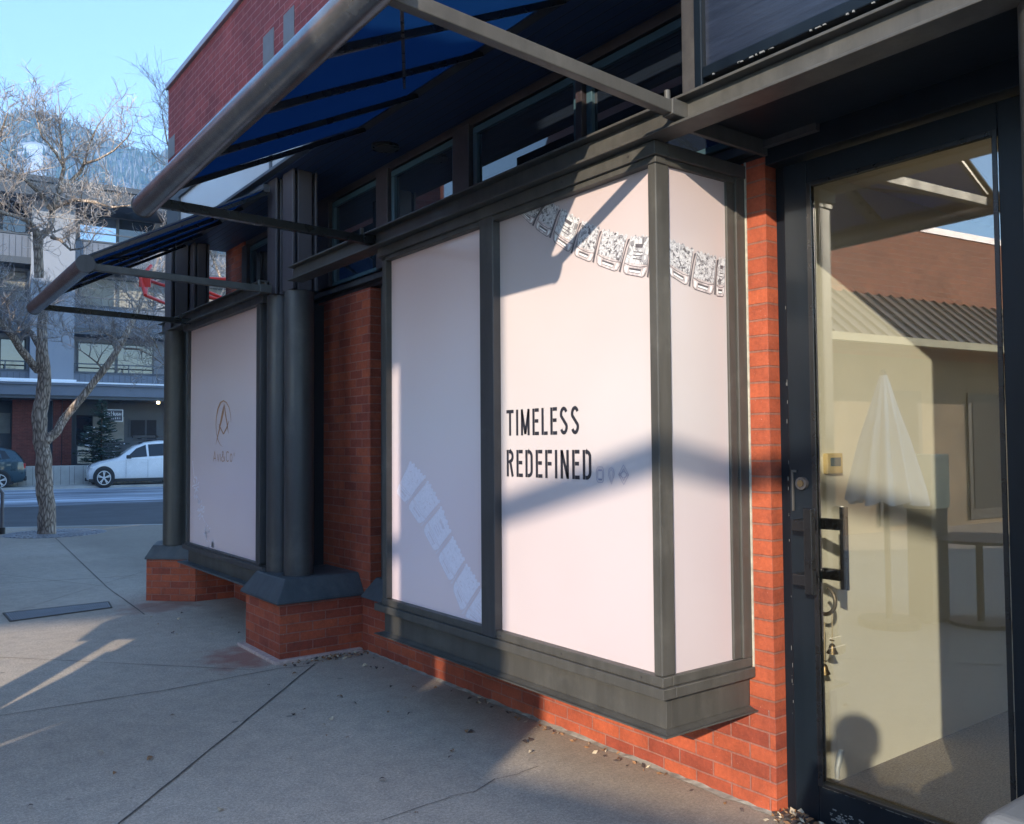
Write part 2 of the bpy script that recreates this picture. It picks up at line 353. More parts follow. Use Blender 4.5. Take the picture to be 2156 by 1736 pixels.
M['pane_mirror'] = m_pane('coated_pane_far', (.35, .42, .5), .04); M['pane_mirror'].node_tree.nodes['Principled BSDF'].inputs['Metallic'].default_value = .85

def m_soffit():
    m, t, b = nm('soffit_boards'); p = wpos(t)
    sx = N(t, 'ShaderNodeSeparateXYZ'); t.links.new(p, sx.inputs[0])
    a = N(t, 'ShaderNodeMath', operation='MULTIPLY'); a.inputs[1].default_value = 14; t.links.new(sx.outputs[0], a.inputs[0])
    f = N(t, 'ShaderNodeMath', operation='FRACT'); t.links.new(a.outputs[0], f.inputs[0])
    g = ramp(t, f.outputs[0], [(0, (.1, .1, .1)), (.1, (1, 1, 1)), (.92, (1, 1, 1)), (1, (.1, .1, .1))]).outputs[0]
    c = mixc(t, 1, (.020, .040, .105), g, 'MULTIPLY'); t.links.new(c, b.inputs['Base Color']); b.inputs['Roughness'].default_value = .5
    bump(t, b, g, .5, .01); return m
M['soffit'] = m_soffit()
def m_grain():
    m, t, b = nm('grained_board'); p = wpos(t, (1, .5, 1))
    g = ramp(t, noi(t, wpos(t, (1, .16, 2.6)), 22, 6, .72), [(.36, (0, 0, 0)), (.62, (1, 1, 1))]).outputs[0]
    c = mixc(t, g, (.012, .016, .027), (.020, .026, .043)); t.links.new(c, b.inputs['Base Color'])
    b.inputs['Roughness'].default_value = .3; bump(t, b, g, .3, .003); return m
M['grain'] = m_grain()
def m_doorpaint():
    m, t, b = nm('door_paint'); p = wpos(t)
    c = ramp(t, noi(t, wpos(t, (1, 1, .15)), 9, 4), [(.3, (.0035, .006, .010)), (.7, (.007, .011, .016))]).outputs[0]
    ch = ramp(t, noi(t, wpos(t, (1, 1, .5)), 38, 4, .75), [(.72, (0, 0, 0)), (.75, (.6, .6, .6))]).outputs[0]
    c = mixc(t, ch, c, (.05, .055, .055)); t.links.new(c, b.inputs['Base Color']); b.inputs['Roughness'].default_value = .38; b.inputs['Specular IOR Level'].default_value = .22
    bump(t, b, noi(t, wpos(t, (1, 1, .2)), 40, 4), .15, .003); return m
M['door'] = m_doorpaint()
def m_mountain():
    m, t, b = nm('forested_slope'); p = wpos(t)
    n1 = noi(t, wpos(t, (1, 1, .6)), .012, 6, .6); n2 = noi(t, p, .10, 4, .75)
    f = N(t, 'ShaderNodeMath', operation='MULTIPLY_ADD'); f.inputs[1].default_value = .7; t.links.new(n2, f.inputs[0]); t.links.new(n1, f.inputs[2])
    c = ramp(t, f.outputs[0], [(.66, (.035, .045, .05)), (.84, (.12, .13, .15)), (1.0, (.45, .48, .54))]).outputs[0]
    at_ = N(t, 'ShaderNodeVertexColor'); at_.layer_name = 'run'
    c = mixc(t, at_.outputs[0], c, (.46, .52, .62)); t.links.new(c, b.inputs['Base Color']); b.inputs['Roughness'].default_value = .9; return m
M['mountain'] = m_mountain()

# ---------------------------------------------------------------- mesh helpers
class MB:
    def __init__(s): s.v = []; s.f = []; s.m = []
    def add(s, vs, fs, mi=0):
        o = len(s.v); s.v += [Vector(v) for v in vs]; s.f += [[i+o for i in f] for f in fs]; s.m += [mi]*len(fs); return s
    def box(s, x0, x1, y0, y1, z0, z1, mi=0):
        x0, x1 = sorted((x0, x1)); y0, y1 = sorted((y0, y1)); z0, z1 = sorted((z0, z1))
        return s.add([(x0, y0, z0), (x1, y0, z0), (x1, y1, z0), (x0, y1, z0), (x0, y0, z1), (x1, y0, z1), (x1, y1, z1), (x0, y1, z1)],
                     [(0, 3, 2, 1), (4, 5, 6, 7), (0, 1, 5, 4), (1, 2, 6, 5), (2, 3, 7, 6), (3, 0, 4, 7)], mi)
    def obox(s, o, ax, ay, az, mi=0):
        o, ax, ay, az = map(Vector, (o, ax, ay, az))
        vs = [o, o+ax, o+ax+ay, o+ay, o+az, o+ax+az, o+ax+ay+az, o+ay+az]
        return s.add(vs, [(0, 3, 2, 1), (4, 5, 6, 7), (0, 1, 5, 4), (1, 2, 6, 5), (2, 3, 7, 6), (3, 0, 4, 7)], mi)
    def prism(s, bot, top, mi=0):
        n = len(bot); vs = list(bot)+list(top)
        fs = [list(range(n))[::-1], list(range(n, 2*n))]+[[i, (i+1) % n, n+(i+1) % n, n+i] for i in range(n)]
        return s.add(vs, fs, mi)
    def bar(s, a, b, w, h, mi=0):
        a, b = Vector(a), Vector(b); d = (b-a).normalized(); up = Vector((0, 0, 1)) if abs(d.z) < .95 else Vector((1, 0, 0))
        x = d.cross(up).normalized(); z = x.cross(d)
        q = [x*w/2+z*h/2, -x*w/2+z*h/2, -x*w/2-z*h/2, x*w/2-z*h/2]
        return s.prism([a+k for k in q], [b+k for k in q], mi)
    def tube(s, pts, rad, n=8, caps=True, mi=0):
        pts = [Vector(p) for p in pts]; o = len(s.v); m = len(pts); x = None
        if not hasattr(rad, '__len__'): rad = [rad]*m
        for i, p in enumerate(pts):
            d = (pts[min(i+1, m-1)]-pts[max(i-1, 0)]).normalized()
            if x is None: x = d.orthogonal().normalized()
            else:
                x = x-d*x.dot(d); x = x.normalized() if x.length > 1e-6 else d.orthogonal().normalized()
            y = d.cross(x)
            for k in range(n):
                a = 2*math.pi*k/n; s.v.append(p+(x*math.cos(a)+y*math.sin(a))*rad[i])
        for i in range(m-1):
            for k in range(n):
                s.f.append([o+i*n+k, o+i*n+(k+1) % n, o+(i+1)*n+(k+1) % n, o+(i+1)*n+k]); s.m.append(mi)
        if caps:
            s.f.append([o+k for k in range(n)][::-1]); s.m.append(mi); s.f.append([o+(m-1)*n+k for k in range(n)]); s.m.append(mi)
        return s
    def cyl(s, c, r, z0, z1, n=32, mi=0, r2=None):
        return s.tube([(c[0], c[1], z0), (c[0], c[1], z1)], [r, r if r2 is None else r2], n, True, mi)
    def quad(s, a, b, c, d, mi=0): return s.add([a, b, c, d], [(0, 1, 2, 3)], mi)
    def poly(s, pts, mi=0): return s.add(pts, [tuple(range(len(pts)))], mi)
    def build(s, name, mat, parent=None, bevel=0, smooth=False, seg=2):
        me = bpy.data.meshes.new(name); off = Vector((0, 0, 0))
        if parent is not None and not parent.get('_local'):
            q = parent
            while q: off += q.location; q = q.parent
        me.from_pydata([tuple(v-off) for v in s.v], [], s.f)
        for mm in (mat if isinstance(mat, (list, tuple)) else [mat]): me.materials.append(mm)
        me.polygons.foreach_set('material_index', s.m)
        bm = bmesh.new(); bm.from_mesh(me); bmesh.ops.recalc_face_normals(bm, faces=bm.faces); bm.to_mesh(me); bm.free()
        if smooth:
            for p in me.polygons: p.use_smooth = True
            me.set_sharp_from_angle(angle=R_(38))
        o = bpy.data.objects.new(name, me); C.objects.link(o)
        if parent is not None: o.parent = parent
        if bevel:
            b = o.modifiers.new('bevel', 'BEVEL'); b.width = bevel; b.segments = seg; b.limit_method = 'ANGLE'; b.angle_limit = R_(40)
        return o
def thing(name, label, cat, loc=(0, 0, 0), group=None, rz=0, local=False):
    o = bpy.data.objects.new(name, None); C.objects.link(o); o.location = loc; o.rotation_euler = (0, 0, rz)
    o.empty_display_size = .2
    o['label'] = label; o['category'] = cat
    if group: o['group'] = group
    if local: o['_local'] = 1
    return o
def tag(o, label, cat, group=None):
    o['label'] = label; o['category'] = cat
    if group: o['group'] = group
    return o
def structure(o): o['kind'] = 'structure'; return o
def B(*a): return MB().box(*a)

# ---------------------------------------------------------------- ground, pavement, street
structure(MB().quad((-400, -400, -.16), (400, -400, -.16), (400, 900, -.16), (-400, 900, -.16)).build('ground', M['pave']))
k0 = Vector((-.958, 17.411, 0)); k1 = Vector((1.778, 15.965, 0)); kd = (k1-k0).normalized(); kn = Vector((kd.y, -kd.x, 0))
if kn.y > 0: kn = -kn
a = k0-kd*30; b = k0+kd*45
MBp = MB().prism([a, b, (b.x+10, -30, 0), (a.x-10, -30, 0)], [v for v in [Vector(a)+Vector((0, 0, 0)), b, Vector((b.x+10, -30, 0)), Vector((a.x-10, -30, 0))]])
MBp = MB(); poly = [Vector(a), Vector(b), Vector((b.x+10, -30, 0)), Vector((a.x-10, -30, 0))]
MBp.prism([p-Vector((0, 0, .15)) for p in poly], poly); structure(MBp.build('pavement', M['pave']))
structure(MB().prism([a-Vector((0, 0, .15)), b-Vector((0, 0, .15)), b-Vector((0, 0, .15))-kn*.15, a-Vector((0, 0, .15))-kn*.15],
                     [a+Vector((0, 0, .003)), b+Vector((0, 0, .003)), b-kn*.15+Vector((0, 0, .003)), a-kn*.15+Vector((0, 0, .003))]).build('kerb', M['concrete_far'], bevel=.02))
o = Vector((3.1, 24, -.1))
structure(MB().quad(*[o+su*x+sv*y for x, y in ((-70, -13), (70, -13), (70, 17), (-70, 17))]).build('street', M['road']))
farP = Vector((3.129, 39.318, 0))
f0 = farP-sv*1.9
structure(MB().prism([f0+su*-60-Vector((0, 0, .13)), f0+su*60-Vector((0, 0, .13)), f0+su*60+sv*40-Vector((0, 0, .13)), f0-su*60+sv*40-Vector((0, 0, .13))],
                     [f0+su*-60, f0+su*60, f0+su*60+sv*40, f0-su*60+sv*40]).build('far_pavement', M['concrete_far']))

def strip(mb, pts, w, z=.0035, wob=.004):
    for i in range(len(pts)-1):
        a = Vector((*pts[i], z)); b = Vector((*pts[i+1], z)); L = (b-a).length; n = max(1, int(L/.12)); d = (b-a)/n; s_ = Vector((-d.y, d.x, 0)).normalized()
        prev = None
        for k in range(n+1):
            c = a+d*k+s_*random.uniform(-wob, wob)*.6; ww = w*random.uniform(.7, 1.25)/2
            if prev: mb.quad(prev[0], prev[1], c+s_*ww, c-s_*ww)
            prev = (c-s_*ww, c+s_*ww)
def ext(a, b, k):
    a, b = Vector(a), Vector(b); return tuple(a-(b-a)*k), tuple(b)
mb = MB()
strip(mb, [(-3.6, -.05), (-2.218, 1.488), (-1.3, 2.52), (-.475, 3.46)], .011, wob=.005)
structure(mb.build('pavement_joint', M['joint']))
mb = MB()
strip(mb, [(-5, 3.44), (-2.434, 3.476), (-1.5, 3.42), (-.72, 3.49), (-.5, 3.40)], .008)
strip(mb, [(-4.6, 7.8), (-2.261, 5.11), (-.875, 3.543)], .006)
strip(mb, [(-.406, 14.8), (-.905, 8.046), (-.976, 6.164)], .012)
strip(mb, [(-5, 10.0), (-1.829, 9.188), (-.333, 8.804)], .009)
strip(mb, [(-5, 3.5), (-2.065, 6.956), (-.284, 9.123)], .006)
strip(mb, [(-5, 17), (-1.736, 10.063), (-.905, 8.2)], .006)
strip(mb, [(-1.0, 6.42), (-.75, 6.6)], .006)
structure(mb.build('fine_pavement_joints', M['joint']))
mb = MB(); crack = [(820, 1700), (905, 1668), (960, 1650), (1010, 1640), (1060, 1612), (1110, 1600), (1150, 1585)]
strip(mb, [tuple(atz(x-15, y+30, 0).xy) for x, y in crack], .004, wob=.012)
structure(mb.build('pavement_crack', M['joint']))
# mortar and dirt fillet where the wall meets the pavement
mb = MB(); random.seed(3); y = -.13; prev = None
while y < 3.6:
    w_ = random.uniform(.012, .035); h_ = random.uniform(.006, .014); cur = [(0.0, y, h_), (-w_, y, .002)]
    if prev: mb.quad(prev[0], prev[1], cur[1], cur[0])
    prev = cur; y += .05
structure(mb.build('wall_foot_fillet', M['fillet']))

# ---------------------------------------------------------------- the shop building
shop = thing('shop_building', 'red brick corner shop building with brick parapet above a dark porch', 'building', (0, 3, 0))
mb = MB().box(0, .5, -.1, 6.55, 0, .43).box(0, .16, -.13, -.1002, 0, .43)
MB().box(0, .16, -.13, -.001, .431, 2.80).build('brick_pier', M['brick_pier'], shop)
mb.box(0, .075, 3.52, 4.47, .431, 2.79).box(.0755, .3, 3.52, 4.47, .4312, 2.79)
mb.build('brick_wall', M['brick'], shop)
mb = MB().box(0, .45, 6.3, 6.88, 2.9, 3.69).build('brick_pillar', M['brick'], shop)
B(-.6, 9, -6, 6.93, 4.17, 5.35).build('upper_brick_wall', M['brick_up'], shop)
mb = MB().box(-.63, 9, -6, 6.96, 5.351, 5.41).box(-.38, 9, -6, 6.75, 5.411, 5.72).box(-.41, 9, -6, 6.82, 5.721, 5.76)
mb.build('coping', M['coping'], shop, bevel=.006)
mb = MB().box(-.585, -.3, -1.2, 6.50, 3.73, 4.10)
mb.build('fascia_panel', M['panel'], shop)
mb = MB().box(-.61, -.3, -1.2, 6.92, 4.10, 4.168).box(-.61, -.2, 6.50, 6.92, 3.7285, 4.099).box(-.60, -.3, 4.03, 4.07, 3.73, 4.1).box(-.62, -.56, -1.2, 6.92, 3.70, 3.728)
mb.build('fascia_trim', M['trim_far'], shop, bevel=.004)
B(-.56, .3, -3, 6.9, 3.69, 3.73).build('soffit', M['soffit'], shop)
lt = MB().cyl((-.18, 2.94), .10, 3.672, 3.689, 32); lt.build('recessed_light', M['black'], shop)
MB().cyl((-.18, 2.94), .07, 3.668, 3.6715, 32).build('light_lens', M['steel_dk'], shop)
B(.02, .12, -.4, 6.3, 2.80, 2.895).box(.01, .05, -.4, 6.3, 3.63, 3.689).build('header', M['wood_dk'], shop, bevel=.004)
B(-.03, .02, -.4, 6.3, 2.83, 2.862).build('header_trim', M['steel_dk'], shop)
tw = [(-.30, .97), (1.12, 2.06), (2.35, 3.14), (3.42, 4.16), (4.48, 5.2), (5.45, 6.1)]
for i, (y0, y1) in enumerate(tw):
    f = MB(); z0, z1, t_ = 2.90, 3.56, .045
    f.box(.0, .05, y0-t_, y1+t_, z1, z1+t_).box(.0, .05, y0-t_, y1+t_, z0, z0+.03).box(.0, .05, y0-t_, y0, z0+.031, z1-.001).box(.0, .05, y1, y1+t_, z0+.031, z1-.001)
    fo = f.build('transom_window', M['frame_teal'], shop, bevel=.004)
    MB().box(.022, .028, y0, y1, z0+.03, z1).build('pane', M['pane'], fo)
edges = [(-.6, -.36), (1.02, 1.07), (2.11, 2.30), (3.19, 3.37), (4.21, 4.43), (5.25, 5.4), (6.15, 6.3)]
for y0, y1 in edges: MB().box(-.03, .09, y0, y1, 2.896, 3.629).build('window_post', M['wood_dk'], shop, bevel=.004)
B(.13, .2, -.4, 6.3, 2.9, 3.69).build('transom_backing', M['inner_dark'], shop)
# dark ground-floor lights in the recesses beside the pilaster
for y0, y1 in ((2.30, 3.50), (4.49, 6.5)):
    f = MB().box(.08, .16, y0, y0+.06, .431, 2.80).box(.08, .16, y1-.06, y1, .431, 2.80).box(.08, .16, y0+.061, y1-.061, 2.72, 2.80)
    fo = f.build('side_window', M['steel_dk'], shop, bevel=.004)
    MB().box(.11, .12, y0+.06, y1-.06, .58, 2.72).build('pane', M['pane'], fo)
MB().prism([(-.10, 2.32, .431), (.14, 2.32, .431), (.14, 3.50, .431), (-.10, 3.50, .431)], [(.0, 2.32, .575), (.14, 2.32, .575), (.14, 3.43, .575), (.0, 3.43, .575)]).build('sloped_sill', M['cap'], shop, bevel=.006)
for i, (px0, py0, px1, py1) in enumerate([(555, 68, 577, 135), (598, 22, 620, 92), (355.5, 284, 368, 338)]):
    a = atx(px0, py0+12, -.6); b = atx(px1, py1-12, -.6)
    B(-.606, -.6, a.y, b.y, b.z, a.z).build('vent_plate', M['vent'], shop, bevel=.002)
B(2.6, 9, -6, 6.3, 0, 4.16).build('rear_wall', M['brick_far'], shop)

# main steel channel over the bays, running on above the door
beam = thing('steel_channel_beam', 'long dark steel channel beam carrying the awning arms above the shop windows and door', 'beam', (-.57, 1, 2.8))
mb = MB().box(-.575, -.555, -1.75, 3.64, 2.80, 2.885).box(-.62, -.50, -1.75, 3.64, 2.8851, 2.897).box(-.62, -.50, -1.75, 3.64, 2.788, 2.7999)
mb.build('channel', M['steel'], beam, bevel=.003)
mb = MB().box(-.54, .02, -.145, -.125, 2.80, 2.87); mb.build('tie_plate', M['steel'], beam, bevel=.002)
beam2 = thing('steel_channel_beam', 'short dark steel channel beam above the far poster window by the corner column', 'beam', (-.57, 5.4, 2.8))
MB().box(-.575, -.555, 4.20, 7.2, 2.79, 2.875).box(-.62, -.50, 4.20, 7.2, 2.8751, 2.887).box(-.62, -.50, 4.20, 7.2, 2.778, 2.7899).build('channel', M['steel'], beam2, bevel=.003)

# ---------------------------------------------------------------- lettering by strokes
def arc(cx, cy, rx, ry, a0, a1, n=10): return [(cx+rx*math.cos(R_(a0+(a1-a0)*i/n)), cy+ry*math.sin(R_(a0+(a1-a0)*i/n))) for i in range(n+1)]
def letters(w=.36, s=.11):
    h = s/2; x1 = w-h; t = 1-h; m = w/2; r = w/2-h
    S = arc(m, t-.22+h*0, r, .22, 25, 180, 10)[:]; S = [(x, y) for x, y in S]
    S += [(h+.01, .66), (m, .5), (x1-.01, .34)] + arc(m, h+.22, r, .22, 0, -155, 10)
    return {
     'T': (w, [[(0, t), (w, t)], [(m, t-h), (m, 0)]]), 'I': (s, [[(h, 0), (h, 1)]]),
     'M': (w*1.22, [[(h, 0), (h, 1)], [(w*1.22-h, 0), (w*1.22-h, 1)], [(h*.9, .97), (w*.61, .05)], [(w*1.22-h*.9, .97), (w*.61, .05)]]),
     'E': (w*.86, [[(h, 0), (h, 1)], [(s, t), (w*.86, t)], [(s, h), (w*.86, h)], [(s, .53), (w*.8, .53)]]),
     'F': (w*.86, [[(h, 0), (h, 1)], [(s, t), (w*.86, t)], [(s, .51), (w*.8, .51)]]),
     'L': (w*.8, [[(h, 0), (h, 1)], [(s, h), (w*.8, h)]]),
     'S': (w, [S]),
     'R': (w, [[(h, 0), (h, 1)], [(s, t), (w*.5, t)]+arc(w*.5, .755, x1-w*.5, .245-h, 90, -90, 10)+[(s, .51)], [(w*.55, .5), (x1, 0)]]),
     'D': (w, [[(h, 0), (h, 1)], [(s, t), (w*.45, t)]+arc(w*.45, .76, x1-w*.45, .24-h, 90, 0, 8)+[(x1, .3)]+arc(w*.45, .24, x1-w*.45, .24-h, 0, -90, 8)+[(s, h)]]),
     'N': (w*1.02, [[(h, 0), (h, 1)], [(w*1.02-h, 0), (w*1.02-h, 1)], [(h*1.1, .96), (w*1.02-h*1.1, .04)]]),
     'H': (w, [[(h, 0), (h, 1)], [(x1, 0), (x1, 1)], [(s, .5), (x1-h, .5)]]),
     'U': (w, [[(h, 1), (h, .25)]+arc(m, h+.2, r, .2, 180, 360, 10)+[(x1, 1)]]),
     'G': (w*1.05, [arc(m, .74, r, .26-h, 20, 180, 8)+[(h, .3)]+arc(m, .26, r, .26-h, 180, 350, 8)+[(x1, .45), (m, .45)]]),
     'C': (w, [arc(m, .70, r, .30-h, 35, 180, 8)+[(h, .35)]+arc(m, .30, r, .30-h, 180, 325, 8)]),
     'A': (w*1.1, [[(h, 0), (w*.55, 1)], [(w*1.1-h, 0), (w*.55, 1)], [(w*.25, .3), (w*.85, .3)]]),
     'Y': (w, [[(h, 1), (m, .5)], [(x1, 1), (m, .5)], [(m, .5), (m, 0)]]),
     'V': (w*1.1, [[(h, 1), (w*.55, 0)], [(w*1.1-h, 1), (w*.55, 0)]]),
     'O': (w, [arc(m, .5, r, .5-h, 0, 360, 24)]),
     '&': (w*1.3, [[(w*1.25, .02), (w*.32, .72)]+arc(w*.5, .8, w*.2, .17, 200, -20, 10)+[(w*.3, .45)]+arc(w*.5, .25, w*.45, .22, 150, 350, 10)+[(w*1.15, .5)]]),
     ' ': (w*.6, [])}
def ribbon(mb, pts, w, put, mi=0):
    P = [Vector((*p, 0)) for p in pts]
    L = []
    for i, p in enumerate(P):
        d1 = (P[i]-P[i-1]).normalized() if i else (P[1]-P[0]).normalized()
        d2 = (P[i+1]-P[i]).normalized() if i < len(P)-1 else d1
        n1 = Vector((-d1.y, d1.x, 0)); n2 = Vector((-d2.y, d2.x, 0)); n = (n1+n2)
        n = n.normalized() if n.length > .1 else n1
        k = 1/max(.55, n.dot(n1)); L.append((p+n*w/2*k, p-n*w/2*k))
    for i in range(len(L)-1): mb.quad(put(*L[i][0].xy), put(*L[i][1].xy), put(*L[i+1][1].xy), put(*L[i+1][0].xy), mi)
def write(mb, text, put, height, total, w=.36, s=.11, gap=.12, sizes=None, wk=.95):
    L = letters(w, s); tot = sum(L[c][0]*(sizes[i] if sizes else 1)+gap for i, c in enumerate(text))-gap
    x = 0; k = total/tot
    for i, c in enumerate(text):
        z = sizes[i] if sizes else 1
        for st in L[c][1]: ribbon(mb, [((x+a*z)*k, b*height*z) for a, b in st], s*height*1.0 if w < .3 else s*height*wk, put)
        x += L[c][0]*z+gap

# ---------------------------------------------------------------- bay window 1
bay = thing('bay_window', 'near projecting steel bay window with lilac posters and a diamond bracelet print', 'shop window', (-.3, 1.1, .42))
XF = -.520
ft = MB().box(-.558, -.50, -.02, 2.30, .600, .640).box(-.572, -.50, -.035, 2.37, .556, .5995)
ft.box(-.4995, -.0, -.035, .012, .556, .5995).box(-.4995, 0, -.02, .012, .600, .640)
ft.build('sill', M['steel'], bay, bevel=.004)
MB().box(-.520, -.49, .0, 2.33, .428, .5555).box(-.4895, .0, .0, .03, .428, .5555).build('apron_web', M['steel'], bay, bevel=.002)
MB().prism([(-.572, -.045, .412), (0, -.045, .412), (0, 2.37, .412), (-.572, 2.37, .412)], [(-.572, -.045, .418), (0, -.045, .418), (0, 2.37, .418), (-.572, 2.37, .418)]) \
    .prism([(-.55, -.03, .4181), (0, -.03, .4181), (0, 2.35, .4181), (-.55, 2.35, .4181)], [(-.522, 0, .4279), (0, 0, .4279), (0, 2.33, .4279), (-.522, 2.33, .4279)]).build('bottom_flange', M['steel'], bay)
MB().box(-.552, -.474, -.012, .034, .641, 2.727).build('corner_post', M['steel'], bay, bevel=.005)
MB().box(-.566, -.50, 1.103, 1.222, .601, 2.78).build('mullion', M['steel_dk'], bay, bevel=.004)
MB().box(-.560, -.50, 2.236, 2.285, .641, 2.727).box(-.499, .08, 2.24, 2.285, .43, 2.79).build('end_post', M['steel'], bay, bevel=.004)
MB().box(-.112, -.062, -.012, .02, .641, 2.727).box(-.0615, .0, -.022, .02, .641, 2.727).build('wall_post', M['steel'], bay, bevel=.004)
MB().box(-.575, -.50, -.03, 2.32, 2.7275, 2.785).box(-.4995, 0, -.03, .02, 2.7275, 2.785).box(-.56, -.50, -.02, 2.30, 2.7, 2.7274).box(-.4995, -.0, -.016, .02, 2.7, 2.7274).build('top_fascia', M['steel'], bay, bevel=.004)
MB().box(-.55, 0, .021, 2.3, 2.7855, 2.80).build('bay_roof', M['steel_dk'], bay)
MB().box(-.005, .0, -.031, -.0225, .60, 2.80).build('sealant_bead', M['sealant'], bay)
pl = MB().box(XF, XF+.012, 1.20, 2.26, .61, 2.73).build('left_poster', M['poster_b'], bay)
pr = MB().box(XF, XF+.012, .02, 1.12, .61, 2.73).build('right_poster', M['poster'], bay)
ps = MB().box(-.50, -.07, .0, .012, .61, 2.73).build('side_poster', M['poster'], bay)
MB().box(-.50, -.02, .03, 2.23, .62, 2.7).build('core', M['inner_dark'], bay)
mb = MB()
for y_ in (.12, .55, .98, 1.3, 1.75, 2.18): mb.tube([(-.5751, y_, 2.757), (-.5775, y_, 2.757)], .006, 10)
for y_ in (.1, .6, 1.07, 1.5, 2.1): mb.tube([(-.5581, y_, .62), (-.5605, y_, .62)], .005, 10)
mb.build('screw_heads', M['steel_dk'], bay)['kind'] = 'stuff'
# TIMELESS REDEFINED
putf = lambda y0, z0, dx=.0015: (lambda u, v: (XF-dx, y0-u, z0+v))
mb = MB()
a = atx(1067, 918, XF); b = atx(1220.5, 918, XF); t_ = atx(1067, 866, XF)
write(mb, 'TIMELESS', putf(a.y, a.z), t_.z-a.z+.004, a.y-b.y, .36, .125, .11, wk=1.05)
mb.build('timeless_lettering', M['ink'], pr)
mb = MB()
a = atx(1067, 1003.5, XF); b = atx(1246.5, 1003.5, XF); t_ = atx(1067, 949.5, XF)
write(mb, 'REDEFINED', putf(a.y, a.z), t_.z-a.z+.004, a.y-b.y, .36, .125, .11, wk=1.05)
mb.build('redefined_lettering', M['ink'], pr)
mb = MB()   # three little gem drawings
def line(mb, pts, w, put, mi=0): ribbon(mb, pts, w, put, mi)
for cx, kind in ((1264, 0), (1287.5, 1), (1313.5, 2)):
    c = atx(cx, 1000, XF); pt = putf(c.y, c.z)
    if kind == 0:
        for s_ in (1, .68): line(mb, [(x*s_*.022, y*s_*.034) for x, y in [(-.6, 1), (.6, 1), (1, .7), (1, -.7), (.6, -1), (-.6, -1), (-1, -.7), (-1, .7), (-.6, 1)]], .0022, pt)
        line(mb, [(-.01, .018), (.01, .018)], .004, pt); line(mb, [(-.012, -.02), (.012, -.02)], .006, pt)
    elif kind == 1:
        line(mb, arc(0, .006, .018, .024, -30, 210, 16)+[(0, -.04), (.0156, -.006)], .0022, pt)
        line(mb, [(-.012, .012), (0, -.03), (.012, .012), (0, .022), (-.012, .012)], .0018, pt)
    else:
        for s_ in (1, .6): line(mb, [(0, .042*s_), (.030*s_, 0), (0, -.042*s_), (-.030*s_, 0), (0, .042*s_)], .0022, pt)
        line(mb, [(-.03, 0), (0, .014), (.03, 0), (0, -.014), (-.03, 0)], .0018, pt)
mb.build('gem_drawings', M['sketch'], pr)

